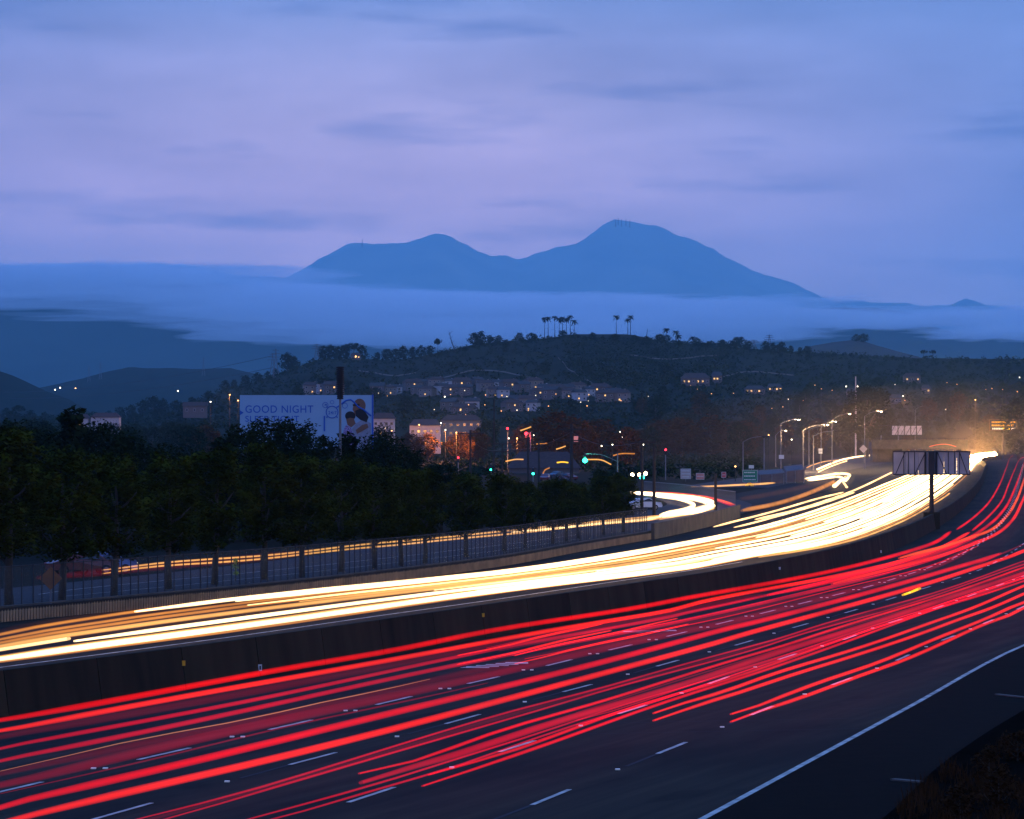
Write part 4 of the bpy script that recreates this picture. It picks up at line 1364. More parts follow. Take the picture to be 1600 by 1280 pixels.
# ---------------------------------------------------------------- houses
def house(w, d, h, roof, wall, wins, lit, name='house', gable=True, storeys=2, label='', group=None, loc=(0, 0, 0), rz=0, chim=True):
    e = empty(name, loc, label, 'house' if name == 'house' else 'building', group, rz)
    MB().box((0, 0, h / 2 - 1), (w, d, h + 2)).build('wall', wall, e)
    s = MB()
    o = .5
    rh = d * .28
    A = [(-w / 2 - o, -d / 2 - o, h), (w / 2 + o, -d / 2 - o, h), (w / 2 + o, d / 2 + o, h), (-w / 2 - o, d / 2 + o, h)]
    i = w * .18 if not gable else 0
    B0, B1 = (-w / 2 - o + i, 0, h + rh), (w / 2 + o - i, 0, h + rh)
    s.face([A[0], A[1], B1, B0]); s.face([A[2], A[3], B0, B1]); s.face([A[1], A[2], B1]); s.face([A[3], A[0], B0]); s.face(A[::-1])
    rf = s.build('roof', roof, e)
    if chim: MB().box((w * .22, d * .1, h + rh * .8), (.9, .9, 1.8)).build('chimney', wall, rf)
    n = wins
    for st in range(storeys):
        z = h / storeys * (st + .5)
        for k in range(n):
            x = -w / 2 + w * (k + .5) / n
            li = (st * n + k) in lit
            f = MB().box((x, -d / 2 - .03, z), (1.3, .08, 1.3)).build('window', M_wall2 if not li else M_dark, e)
            MB().box((x, -d / 2 - .085, z), (1.05, .03, 1.05)).build('pane', E_win if li else M_glass, f)
    return e
protos = []
SPECS = [(11, 8, 5.6, M_roof, M_wall1, 3, (1,), False), (9, 8, 5.6, M_roof2, M_wall3, 2, (), True), (13, 9, 5.8, M_roof, M_wall3, 3, (4,), False), (8, 8, 5.6, M_roof2, M_wall2, 2, (0,), True)]
hu = [(487, 616), (505, 614), (520, 616), (590, 617), (606, 617), (621, 615), (645, 610), (664, 607), (683, 605), (703, 606), (722, 609), (745, 604), (758, 611), (776, 609), (797, 611), (816, 613), (833, 609), (850, 617), (869, 619), (886, 617), (902, 614), (919, 620), (937, 619), (958, 626), (970, 628)]
hl = [(652, 617), (668, 619), (690, 616), (708, 618), (728, 618), (772, 620), (786, 621), (842, 623), (862, 624), (890, 622), (905, 626), (945, 628), (702, 643), (716, 640), (738, 643), (722, 650), (808, 637), (822, 639), (833, 642), (800, 643)]
def ww(k): return ORD[k] if k < 20 else ['twenty first', 'twenty second', 'twenty third', 'twenty fourth', 'twenty fifth'][k - 20] + ' from the left'
for nm, lst in (('upper', hu), ('lower', hl)):
    for k, (u, v) in enumerate(lst):
        p = onhill(u, v)
        i = (k * 7 + (nm == 'lower')) % 4
        sp = SPECS[i]
        lb = '%s house, %s roof, %s, %s row of the estate' % (['cream', 'tan', 'wide tan', 'white'][i], ['red', 'grey', 'red', 'grey'][i], ww(k), nm)
        if len(protos) < 4 and i not in [q[0] for q in protos]:
            e = house(sp[0], sp[1], sp[2], sp[3], sp[4], sp[5], sp[6], gable=sp[7], label=lb, group='houses on the hillside estate', loc=p, rz=rnd.uniform(-.5, .5))
            kids(e)
            protos.append((i, e))
        else:
            src = [q[1] for q in protos if q[0] == i][0]
            dup(src, p, rnd.uniform(-.6, .6), rnd.uniform(.72, .95), lb)
def bld(u0, u1, vt, Y, hh, d, roof, wall, wins, lit, storeys, lab, gable=False):
    w = (u1 - u0) * Y / F
    zt = H + (VH - vt) * Y / F
    x = ((u0 + u1) / 2 - 800) * Y / F
    h = hh
    if Y >= 1900 and u0 > 600:      # stands on the slope
        p = onhill((u0 + u1) / 2, vt + (hh + d * .28) * F / Y)
        w = (u1 - u0) * p.y / F
        return house(w * .9, d, h * .6, roof, M_wall3, wins, lit, 'building', gable, 1, lab, None, (p.x, p.y - 2, p.z + .2), 0, False)
    return house(w, d, h, roof, wall, wins, lit, 'building', gable, storeys, lab, None, (x, Y + d / 2, zt - h - d * .28), 0, False)
bld(583, 616, 645, 1330, 12, 9, M_roof, M_wall2, 4, (5,), 3, 'white three storey apartment block right of the billboard')
bld(640, 688, 655, 1250, 9, 9, M_roof2, M_wall2, 5, (2, 6), 2, 'white building lit by yellow lamps below the estate')
bld(689, 752, 648, 1350, 7, 9, M_roof, M_wall1, 6, (), 2, 'long cream building with a low red roof below the estate')
bld(705, 745, 630, 1700, 8, 10, M_roof, M_wall1, 4, (), 2, 'cream building with a red hipped roof between the two streets')
bld(110, 138, 647, 1500, 6, 8, M_roof, M_wall2, 3, (1,), 1, 'short white building left of the long one at the far left')
bld(142, 186, 645, 1500, 6, 8, M_roof, M_wall2, 5, (), 1, 'long white building under the trees at the far left')
bld(286, 322, 628, 1750, 4.5, 8, M_roof, M_wall3, 3, (), 1, 'gabled house with a red roof left of the billboard', True)
bld(1062, 1110, 579, 2250, 7, 12, M_roof, M_wall1, 6, (0, 1, 3, 4), 2, 'long estate house with red roof and glowing lower windows on the slope')
bld(1112, 1128, 577, 2300, 7, 9, M_roof2, M_wall2, 3, (0, 1), 2, 'small bright house beside the long estate house on the slope')
bld(1162, 1196, 600, 2100, 4, 8, M_roof2, M_wall3, 5, (0, 1, 3), 1, 'low dark house with a string of lit windows on the slope')
bld(1198, 1222, 597, 2120, 4, 8, M_roof2, M_wall2, 4, (0, 2, 3), 1, 'short low house at the right end of the lit string')
bld(1410, 1438, 579, 2300, 6, 9, M_roof, M_wall2, 3, (0, 2), 2, 'small house with bright lamps on the right slope')
bld(1322, 1338, 603, 2000, 5, 8, M_roof2, M_wall2, 3, (), 1, 'small plain house above the huge dark tree')
bld(1390, 1408, 612, 1950, 5, 8, M_roof2, M_wall2, 3, (), 1, 'plain flat house just right of the huge dark tree')
bld(1492, 1512, 625, 1900, 5, 8, M_roof2, M_wall2, 3, (), 1, 'faint plain house on the right valley side')
bld(1440, 1452, 598, 2150, 5, 8, M_roof2, M_wall2, 2, (1,), 1, 'tiny pale house below the one with bright lamps')
bld(548, 563, 551, 2640, 3, 8, M_roof, M_wall3, 3, (1, 2), 1, 'low house under umbrella trees on the left skyline')
s = bld(795, 905, 706, 760, 4.5, 14, M_roof, M_wall3, 7, (), 1, 'low maroon roofed shop behind the street crossing')
# tent like white canopies by the ramps
def canopy(u0, u1, vt, vb, lab):
    Y = F * H / (vb - VH)
    w = (u1 - u0) * Y / F
    h = (vb - vt) * Y / F
    e = empty('canopy', (((u0 + u1) / 2 - 800) * Y / F, Y, 0), lab, 'canopy')
    s = MB()
    s.face([(-w / 2, 0, h * .62), (w / 2, 0, h * .75), (w / 2, 5, h), (-w / 2, 5, h * .9)])
    s.face([(-w / 2, 0, .2), (w / 2, 0, .2), (w / 2, 0, h * .75), (-w / 2, 0, h * .62)])
    s.face([(w / 2, 0, .2), (w / 2, 5, .2), (w / 2, 5, h), (w / 2, 0, h * .75)])
    s.face([(-w / 2, 5, .2), (-w / 2, 0, .2), (-w / 2, 0, h * .62), (-w / 2, 5, h * .9)])
    s.build('cover', M_wall3, e)
    for q in (-1, 0, 1): MB().tube([(q * w * .46, -.1, 0), (q * w * .46, -.1, h * .66)], .07, 5).build('leg', M_steel, e)
    return e
canopy(1186, 1226, 733, 757, 'dusky white covered stall left of the street lamp bases')
canopy(1228, 1257, 726, 755, 'tall white covered stall beneath the street lamps')

# ---------------------------------------------------------------- poles, lamps, signals, signs
def street_lamp(u, vt, ut, vtip, Y, lab, lit=True, energy=0, group=None, em=None, zb=0):
    x = (u - 800) * Y / F
    zt = H + (VH - vt) * Y / F
    xt = (ut - u) * Y / F
    ztip = H + (VH - vtip) * Y / F
    e = empty('street_lamp', (x, Y, zb), lab, 'street lamp', group)
    MB().tube([(0, 0, 0), (0, 0, zt - zb)], [.16, .09], 8).build('pole', M_steel, e)
    P = spline([Vector((0, 0, zt - zb - .1)), Vector((xt * .4, 0, (zt * .35 + ztip * .65) - zb)), Vector((xt, 0, ztip - zb))], 4)
    MB().tube(P, .06, 6).build('arm', M_steel, e)
    hd = MB().box((xt + .35, 0, ztip - zb - .04), (1.0, .4, .16)).build('lamp_head', M_dark, e)
    s = MB().ball((xt + .35, 0, ztip - zb - .2), .30 if lit else .15, 8, 5, .55)
    s.build('lamp_glass', em or (E_lamp if lit else M_glass), hd)
    if energy:
        l = bpy.data.lights.new('lamp_light', 'POINT')
        l.energy = energy
        l.color = (1, .62, .3)
        l.shadow_soft_size = .25
        lo = bpy.data.objects.new('lamp_light', l)
        lo.location = (xt + .35, 0, ztip - zb - .7)
        lo.parent = e
        col.objects.link(lo)
    return e
GL = 'tall street lamps along the ramps'
street_lamp(1161, 690, 1191, 682, 620, 'unlit street lamp behind the green road sign, leftmost of the tall lamps', False, 0, GL)
street_lamp(1220, 662, 1246, 655, 800, 'lit street lamp left of the crowded lamp group, with a plate on its pole', True, 30000, GL)
street_lamp(1255, 672, 1291, 663, 800, 'lit street lamp with the longest arm in the crowded group', True, 30000, GL)
street_lamp(1264, 671, 1290, 666, 900, 'unlit thin street lamp just right of the long armed one', False, 0, GL)
street_lamp(1271, 681, 1304, 673, 820, 'unlit street lamp lower than its neighbours in the crowded group', False, 0, GL)
street_lamp(1300, 656, 1326, 646, 900, 'lit street lamp left of the huge dark tree', True, 30000, GL)
street_lamp(1283, 668, 1304, 658, 1000, 'far lit street lamp peeping between the crowded lamps', True, 30000, GL)
street_lamp(1351, 650, 1375, 642, 850, 'lit street lamp in front of the huge dark tree', True, 40000, GL)
street_lamp(1194, 684, 1196, 682, 700, 'plain thin pole right of the unlit lamp', False, 0, GL)
street_lamp(1212, 680, 1226, 672, 900, 'small lit lamp low beside the plate carrying pole', True, 3000, GL)
street_lamp(1430, 640, 1446, 634, 1350, 'far faint lamp arm above the gantry sign', False, 0, GL)
# distant small lamps
far = [(1201, 680, 900, 1, 'orange lamp right of the unlit street lamp'), (1149, 729, 620, 1, 'orange lamp beside the dark tree left of the green sign'), (1237, 687, 900, 0, 'small white lamp low among the ramp poles'), (359, 617, 1500, 1, 'orange lamp left of the billboard, highest'), (372, 626, 1500, 1, 'orange lamp touching the left edge of the billboard'),
       (329, 628, 1500, 0, 'white lamp left of the two orange lamps'), (655, 664, 1200, 1, 'yellow lamp at the white lit building'), (689, 661, 1200, 0, 'greenish white lamp right of the white lit building'), (713, 676, 1040, 1, 'orange lamp among the orange trees'), (696, 672, 1100, 0, 'small lamp above the orange trees'),
       (602, 669, 1200, 0, 'lamp under the apartment block, left'), (612, 673, 1150, 1, 'lamp under the apartment block, right'), (969, 675, 1000, 0, 'white lamp in the dark trees right of centre'), (973, 683, 1000, 0, 'dimmer lamp below the white one in the dark trees'), (957, 695, 900, 0, 'low white lamp left of the tall pole with crossarm'), (918, 698, 900, 0, 'white lamp right of the tall utility pole'), (940, 697, 900, 0, 'white lamp midway between two utility poles'),
       (795, 685, 950, 0, 'row lamp on the street, left'), (808, 685, 950, 1, 'row lamp on the street, middle'), (834, 680, 950, 0, 'row lamp beside the red signal'), (864, 687, 950, 0, 'small white lamp left of the tall utility pole'), (838, 709, 850, 1, 'orange lamp near the maroon shop'), (1427, 588, 2290, 1, 'bright orange lamp at the right slope house'), (1417, 588, 2290, 0, 'white lamp left of the bright orange lamp on the slope'), (1437, 589, 2290, 0, 'white lamp right of the bright orange lamp on the slope'),
       (1322, 604, 1990, 0, 'white lamp at the small plain house above the huge tree'), (1340, 604, 1990, 0, 'white lamp right of the slim white mast'), (1411, 619, 1900, 0, 'white lamp right of the huge dark tree'), (1524, 625, 1400, 1, 'yellow lamp alone among the dark trees on the right'), (1593, 590, 2200, 0, 'white lamp near the right edge of the hillside'),
       (556, 557, 2640, 1, 'warm lamp at the low skyline house'), (737, 600, 2040, 0, 'white lamp at the top of the estate'), (783, 603, 2040, 1, 'orange lamp in the middle of the estate'), (843, 622, 1880, 1, 'orange porch lamp low in the estate'), (855, 625, 1860, 1, 'second orange porch lamp low in the estate'), (695, 620, 1900, 0, 'yellow white lamp at the foot of the estate'), (775, 622, 1880, 0, 'white lamp below the middle of the estate'), (1082, 596, 2240, 1, 'warm garden lamp left below the long estate house'), (1104, 597, 2240, 1, 'warm garden lamp right below the long estate house'),
       (86, 609, 5300, 0, 'far white lamp in the left valley, left of three'), (94, 606, 5300, 0, 'far white lamp in the left valley, middle of three'), (118, 607, 5300, 1, 'far orange lamp in the left valley, right of three'), (278, 611, 4800, 0, 'far white lamp at the foot of the long low hill'), (1005, 695, 700, 0, 'white lamp on the utility pole above the hairpin')]
E_far = emit('far_lamp', (1, .85, .6), 7)
E_faro = emit('far_lamp_orange', (1, .45, .14), 7)
for k, (u, v, Y, o_, lb) in enumerate(far):
    p = W(u, v, Y)
    if Y > 1450 and Y < 2700: zb = min(p.z - 2, hill_z(p.x, Y))
    elif Y > 2700: zb = p.z - 8
    else: zb = 0
    e = empty('lamp_post', (p.x, p.y, zb), lb, 'lamp', 'small lamps scattered through the town')
    MB().tube([(0, 0, 0), (0, 0, p.z - zb)], .08, 5).build('post', M_dark, e)
    r = 1.0 * Y / F
    MB().ball((0, 0, p.z - zb), max(.16, r), 8, 5).build('lamp_globe', E_faro if o_ else E_far, e)
    if lb.startswith(('orange lamp among', 'yellow lamp at', 'lamp under the apartment block, left', 'row lamp on the street, middle', 'orange lamp near', 'orange lamp left of', 'small lamp above', 'warm garden lamp left', 'yellow lamp alone', 'white lamp right of the huge')):
        l = bpy.data.lights.new('lamp_light', 'POINT')
        l.energy = 32000
        l.color = (1, .38, .10)
        l.shadow_soft_size = .3
        lo = bpy.data.objects.new('lamp_light', l)
        if 'among the dark trees' in lb: l.energy = 90000
        if 'among the orange' in lb or 'above the orange' in lb: l.energy = 70000
        lo.location = (0, -4.0, p.z - zb + .5)
        lo.parent = e
        col.objects.link(lo)

def utility_pole(u, vt, vb, arms, lab, w=2.6, r=.17):
    Y = F * H / (vb - VH)
    zt = H + (VH - vt) * Y / F
    e = empty('utility_pole', ((u - 800) * Y / F, Y, 0), lab, 'utility pole')
    MB().tube([(0, 0, 0), (0, 0, zt)], [r * 1.2, r * .8], 8).build('pole', M_wood, e)
    for z in arms:
        a = MB().box((0, -.2, zt - z), (w, .14, .18)).build('crossarm', M_wood, e)
        for q in (-.9, -.45, .45, .9):
            MB().tube([(q * w / 2, -.2, zt - z + .09), (q * w / 2, -.2, zt - z + .32)], .06, 5).build('insulator', M_dark, a)
    return e
p1 = utility_pole(735, 672, 765, (.6,), 'utility pole with one crossarm in front of the orange trees', 4.4)
p2 = utility_pole(893, 662, 772, (.9, 2.6), 'tall dark utility pole left of the green signal', 4.6, .24)
p3 = utility_pole(1003, 686, 800, (.4, ), 'utility pole with a wide crossarm beside the hairpin ramp', 3.2, .17)
p4 = utility_pole(785, 693, 752, (.1, 1.6), 'dark pole with two long crossarms left of the maroon shop', 5.5)
p5 = utility_pole(1022, 700, 808, (), 'bare thin pole right of the hairpin utility pole')
p6 = utility_pole(825, 682, 770, (), 'dark pole carrying the red signal')
p7 = utility_pole(842, 690, 765, (.2,), 'slim pole beside the red signal', 2)
s = utility_pole(772, 624, 745, (), 'tall slim grey blue pole above the street crossing', 1, .2)
s = utility_pole(1118, 740, 800, (), 'grey post at the end of the picket fence')
s = utility_pole(1337, 595, 730, (), 'slim white mast above the huge dark tree', 1, .3)
s.location.y, s.location.x = 1300, (1337 - 800) * 1300 / F
for ch in s.children:
    ch.data.materials[0] = M_wall2
    ch.scale = (1, 1, 1.35)
# wires between the poles
def wire(a, b, za, zb, lab, sag=1.2):
    A = a.location + Vector((0, 0, za))
    B = b.location + Vector((0, 0, zb))
    P = [A.lerp(B, k / 12) - Vector((0, 0, sag * 4 * (k / 12) * (1 - k / 12))) for k in range(13)]
    s = MB().tube([p - A for p in P], .03, 4)
    return tag(s.build('power_wire', M_dark, None, False, A), lab, 'wire')
wire(p1, p4, 8.5, 6.5, 'sagging power wire between the left two utility poles')
wire(p4, p2, 6.5, 9.5, 'sagging power wire left of the tall utility pole')
wire(p2, p3, 9.5, 8.3, 'sagging power wire above the green signal')

def pylon(u, vt, Y, zb, lab, grp='lattice power pylons on the hills'):
    x = (u - 800) * Y / F
    zt = H + (VH - vt) * Y / F - zb
    e = empty('power_pylon', (x, Y, zb), lab, 'pylon', grp)
    b = 2.6
    s = MB()
    for sx in (-1, 1):
        for sy in (-1, 1):
            s.tube([(sx * b, sy * b, 0), (sx * .5, sy * .5, zt * .75), (sx * .2, sy * .2, zt)], .16, 4)
    for k in range(7):
        z0, z1 = zt * k / 8, zt * (k + 1) / 8
        w0, w1 = b + (.5 - b) * k / 6, b + (.5 - b) * (k + 1) / 6
        s.tube([(-w0, -w0, z0), (w1, -w1, z1)], .09, 4)
        s.tube([(w0, -w0, z0), (-w1, -w1, z1)], .09, 4)
    s.build('lattice_mast', M_steel, e)
    for f_, w in ((.72, 4.4), (.84, 3.6), (.95, 2.6)):
        MB().tube([(-w, 0, zt * f_), (w, 0, zt * f_)], .18, 4).build('crossarm', M_steel, e)
    return e
def pz(u, Y): return hill_z((u - 800) * Y / F, Y) - 1
py1 = pylon(431, 545, 2600, pz(431, 2600), 'taller lattice pylon left of the tall skyline tree')
py2 = pylon(426, 552, 2690, pz(426, 2690), 'slim pylon just left of the taller lattice pylon')
py3 = pylon(495, 537, 2680, pz(495, 2680), 'lattice pylon left of the domed skyline trees')
pylon(1178, 531, 2700, pz(1178, 2700), 'lattice pylon right of the skyline trees, left one')
pylon(1202, 523, 2700, pz(1202, 2700), 'lattice pylon right of the skyline trees, right one')
for k, u in enumerate((139, 157, 318)):
    Y = 5450
    pylon(u, interp(FARL, u) - 18, Y, crest_z(u, Y, FARL) - 12, 'faint far pylon on the long low hill, %s' % ['leftmost', 'middle', 'rightmost'][k])
wire(py2, py1, 20, 20, 'short wire between the two skyline pylons', .3)
A0 = Vector(((-100 - 800) * 4200 / F, 4200, H + (VH - 607) * 4200 / F))
for k, dz in enumerate((24, 20)):
    B = py2.location + Vector((0, 0, dz - 6))
    P = [A0.lerp(B, i_ / 20) + Vector((0, 0, -k * 6 - 30 * 4 * (i_ / 20) * (1 - i_ / 20) * .5)) for i_ in range(21)]
    tag(MB().tube([p - P[0] for p in P], .16, 4).build('power_wire', M_dark, None, False, P[0]), 'long faint power line crossing the left valley, %s strand' % ['upper', 'lower'][k], 'wire')
for k, (u, hh) in enumerate(((962, 4), (966, 7), (971, 5), (978, 6), (984, 4), (566, 5))):
    Y = 29900
    p = W(u, interp(MOUNT, u) - hh, Y)
    tag(MB().tube([(0, 0, -70), (0, 0, 0)], [6, 3], 4).build('summit_mast', M_steel, None, False, p), 'tiny radio mast on the summit, %s' % (ordw(k, 5) + ' of the group' if k < 5 else 'alone on the lower peak'), 'mast', 'summit radio masts')

def signal(u, v, Y, colr, lab, arm_to=None, big=.22, pole_u=None):
    p = W(u, v, Y)
    pu = pole_u if pole_u is not None else u
    px_ = (pu - 800) * Y / F
    e = empty('traffic_signal', (px_, Y, 0), lab, 'traffic signal')
    MB().tube([(0, 0, 0), (0, 0, p.z + .8)], .11, 8).build('pole', M_steel, e)
    if abs(pu - u) > .5:
        MB().tube(spline([Vector((0, 0, p.z - .6)), Vector(((p.x - px_) * .5, 0, p.z + .6)), Vector((p.x - px_, 0, p.z + .75))], 4), .07, 6).build('mast_arm', M_steel, e)
    hb = MB().box((p.x - px_, 0, p.z), (.42, .3, 1.25)).build('signal_head', M_dark, e)
    for k, dz in enumerate((.4, 0, -.4)):
        on = (colr == 'red' and k == 0) or (colr == 'green' and k == 2)
        MB().ball((p.x - px_, -.2, p.z + dz), big if on else .13, 10, 6).build('lens', (E_red if colr == 'red' else E_green) if on else M_glass, hb)
    if big > .3:
        l = bpy.data.lights.new('signal_light', 'POINT')
        l.energy = 900
        l.color = (.1, 1, .6) if colr == 'green' else (1, .1, .1)
        l.shadow_soft_size = .3
        lo = bpy.data.objects.new('signal_light', l)
        lo.location = (p.x - px_, -.9, p.z - .4)
        lo.parent = e
        col.objects.link(lo)
    return e
signal(914, 716, 560, 'green', 'bright green traffic signal at the centre of the crossing', pole_u=965, big=.42)
signal(1003, 741, 470, 'green', 'green traffic signal beside the hairpin utility pole', big=.38)
signal(833, 737, 620, 'green', 'small green signal lower left of the bright one')
signal(936, 744, 640, 'green', 'faint green signal in the dark tree right of the bright one', big=.16)
signal(767, 731, 620, 'green', 'small yellow green signal at the left of the crossing', big=.16)
signal(822, 680, 800, 'red', 'larger red traffic signal above the street', pole_u=829, big=.4)
signal(793, 672, 860, 'red', 'smaller red traffic signal left of the larger red one', big=.3)
signal(1040, 706, 640, 'red', 'dim red signal among the dark trees right of centre')
signal(716, 718, 700, 'red', 'dim red signal at the left among the trees')
E_whitehot = emit('intersection_lamp', (1, .7, .35), 30)
for u, v, lb in ((988, 742, 'dazzling orange white lamp left of the green signal by the hairpin'), (1009, 740, 'dazzling orange white lamp right of the green signal by the hairpin'), (999, 742, 'dazzling white lamp just left of the hairpin pole')):
    p = W(u, v, 560)
    e = empty('lamp_post', (p.x, p.y, 0), lb, 'lamp')
    MB().tube([(0, 0, 0), (0, 0, p.z)], .06, 5).build('post', M_dark, e)
    MB().ball((0, 0, p.z), .3, 10, 6).build('lamp_globe', E_whitehot, e)
# curved glowing mast arms and awnings near the crossing
for u0, v0, u1, v1, u2, v2, key, lb in ((790, 721, 805, 718, 818, 718, 'w2', 'pale curved arm of light left of the maroon shop'), (918, 718, 940, 719, 955, 726, 'w2', 'pale curved light arm right of the bright green signal'), (958, 712, 970, 709, 992, 709, 'am', 'orange bar of light right of the signals'),
                                        (848, 742, 851, 735, 859, 731, 'am', 'orange curved awning light below the maroon shop'), (870, 723, 879, 722, 888, 723, 'yel', 'yellow lit bar on the maroon shop'), (869, 702, 876, 700, 884, 697, 'w2', 'pale wedge shaped lit canopy above the shop'),
                                        (838, 694, 846, 693, 855, 693, 'am', 'orange glowing line above the maroon shop roof'), (813, 673, 822, 670, 830, 667, 'w2', 'slanting pale light bar above the red signal')):
    Y = 700
    P = spline([W(u0, v0, Y), W(u1, v1, Y), W(u2, v2, Y)], 6)
    streak([p - P[0] for p in P], .18, 6, 1.0, gm(key), 'light_bar', lb, 'light', loc=P[0])
Mpink = emit('lit_sign_face', (1.0, .35, .4), .5)
Myel = emit('lit_sign_yellow', (1.0, .6, .05), .5)
def sign(u0, u1, v0, v1, Y, m, lab, rows=0, mt=None, name='road_sign', diamond=False, post=True, zb=0, backm=None, double=False):
    x0, x1 = (u0 - 800) * Y / F, (u1 - 800) * Y / F
    z0, z1 = H + (VH - v1) * Y / F, H + (VH - v0) * Y / F
    xc = (x0 + x1) / 2
    e = empty(name, (xc, Y, zb), lab, 'sign')
    w, h = x1 - x0, z1 - z0
    zc = (z0 + z1) / 2 - zb
    if diamond:
        a = h / 2
        s = MB()
        for y in (-.03, .03):
            pass
        P0 = [(0, -.03, zc - a), (a, -.03, zc), (0, -.03, zc + a), (-a, -.03, zc)]
        P1 = [(x, .03, z) for x, y, z in P0]
        s.face(P0); s.face(P1[::-1])
        for k in range(4):
            s.face([P0[(k + 1) % 4], P0[k], P1[k], P1[(k + 1) % 4]])
        f = s.build('sign_face', m, e)
        if mt:
            MB().box((0, -.045, zc), (a * .34, .02, a * 1.0)).build('symbol', mt, f)
    else:
        f = MB().box((0, 0, zc), (w, .06, h)).build('sign_face', m, e)
        if rows:
            MB().box((0, .0, zc), (w + .12, .04, h + .12)).build('border', mt, f)
            r = random.Random(int(u0))
            for k in range(rows):
                z = zc + h / 2 - h * (k + .6) / (rows + .2)
                x = -w * .42
                while x < w * .36:
                    l = w * r.uniform(.05, .11)
                    MB().box((x + l / 2, -.05, z), (l, .03, h * .09 + .02)).build('lettering', mt, f)
                    x += l + w * .03
    if post:
        for q in ((-.4, .4) if double else (0,)):
            MB().tube([(q * w, .1, 0), (q * w, .1, zc)], .06, 6).build('post', M_steel, e)
    return e
M_green = mat('sign_green', (0.01, .16, .09), .5, var=.1)
M_signw = mat('sign_white', (.55, .55, .5), .6, var=.1)
M_signy = mat('sign_yellow', (.65, .34, .02), .6, var=.1)
M_plate = mat('sign_back', (.46, .38, .34), .6, scale=.5, c2=(.30, .25, .23))
sign(1161, 1183, 735, 753, 560, M_green, 'green motorway sign with pale lettering above the yellow diamond', 3, M_signw, double=True)
sign(1161, 1181, 752, 769, 562, M_signy, 'yellow diamond warning sign with a dark signal symbol', 0, M_dark, diamond=True)
sign(1064, 1079, 733, 748, 620, M_plate, 'square grey green sign above the picket fence', 3, M_signw)
sign(1170, 1178, 727, 732, 590, M_signw, 'small double white plate above the green sign', 0)
sign(1088, 1100, 740, 749, 640, mat('sign_pink', (.5, .2, .16), .6), 'pinkish white sign right of the square one', 1, M_signw)
sign(1128, 1134, 738, 746, 640, mat('sign_red', (.5, .08, .08), .6), 'small red and white sign left of the green sign', 1, M_signw)
sign(1279, 1285, 701, 709, 860, M_signw, 'small white plate pair right of the crowded lamps', 1, M_dark)
sign(1217, 1225, 711, 717, 795, M_signw, 'plate on the pole of the lit lamp left of the crowded group')
sign(1343, 1355, 695, 708, 840, M_plate, 'grey octagonal sign back on the ramp pole', 0, None, diamond=True)
sign(896, 904, 757, 766, 600, M_signw, 'small white and red sign at the foot of the tall pole', 1, M_signy)
sign(62, 96, 886, 922, 165, mat('sign_brown', (.20, .07, .02), .7, var=.2), 'brown backed diamond sign behind the fence at far left', diamond=True)
# street crossing flag like pink sign
tag(MB().box((0, 0, 0), (1.1, .1, 1.4)).build('lit_sign', Mpink, None, False, W(900, 686, 800)), 'small glowing pink and orange sign beside the tall utility pole', 'sign')

# amber message sign on the right
e = empty('message_sign', ((1567 - 800) * 1150 / F, 1150, 0), 'amber lettered message sign on a single pole at the far right', 'sign')
w = 42 * 1150 / F; zc = H + (VH - 664.5) * 1150 / F; h = 17 * 1150 / F
f = MB().box((0, 0, zc), (w, .6, h)).build('cabinet', M_dark, e)
fr_ = MB()
for x, z, a, b in ((0, h / 2, w + .3, .16), (0, -h / 2, w + .3, .16), (-w / 2, 0, .16, h), (w / 2, 0, .16, h)):
    fr_.box((x, -.34, zc + z), (a, .1, b))
fr_.build('frame', emit('sign_frame_glow', (1, .45, .1), .25), f)
r = random.Random(3)
for z_, x0, x1, m in ((.28, -.42, .08, E_amber), (.28, .28, .42, E_amber), (-.02, -.42, .22, E_amber), (-.02, .3, .4, E_amber), (-.32, -.40, .0, E_winw), (-.32, -.02, .24, emit('sign_yellow_text', (1, .6, .02), 2.2)), (-.32, .3, .42, E_winw)):
    x = x0
    while x < x1:
        l = r.uniform(.03, .055)
        MB().box(((x + l / 2) * w, -.33, zc + z_ * h), (l * w, .05, h * .15)).build('letter', m, f)
        x += l + .014
MB().tube([(0, 0, 0), (0, 0, zc - h / 2)], .4, 10).build('pole', M_concl, e)

# big sign seen from behind on the median
Ys = F * (H - BTOP) / (803 - VH)
e = empty('overhead_sign', ((1455.5 - 800) * Ys / F, Ys, 0), 'large overhead sign seen from behind on a single post in the median', 'sign')
k_ = Ys / F
w, h = 120 * k_, 37 * k_
zc = H + (VH - 723.5) * Ys / F
for i_ in range(6):
    a = -w / 2 + w * i_ / 6
    MB().box((a + w / 12, .25, zc), (w / 6 - .03, .05, h)).build('sign_panel', M_plate, e)
s = MB()
for z in (zc + h / 2 - .04, zc - h / 2 + .04):
    s.tube([(-w / 2, 0, z), (w / 2, 0, z)], .06, 6)
s.build('chord', M_dark, e)
for x in (-.5, -.36, -.30, -.22, -.08, .065, .22, .30, .365, .5):
    MB().tube([(x * w, .05, zc - h / 2), (x * w, .05, zc + h / 2)], .04 if abs(x) > .1 else .10, 6).build('upright', M_dark, e)
for a, b in ((-.47, -.34), (-.22, -.07), (.20, .07), (.47, .36)):
    MB().tube([(a * w, .0, zc - h / 2), (b * w, .0, zc + h / 2)], .045, 6).build('brace', M_dark, e)
MB().box((0, -.02, zc), (.55, .36, h)).build('mounting_box', M_dark, e)
MB().tube([(0, 0, .3), (0, 0, zc - h / 2)], [.24, .20], 12).build('post', M_wood, e)
MB().box((0, 0, 0.8), (1.5, .9, 1.62)).build('footing', M_conc, e)
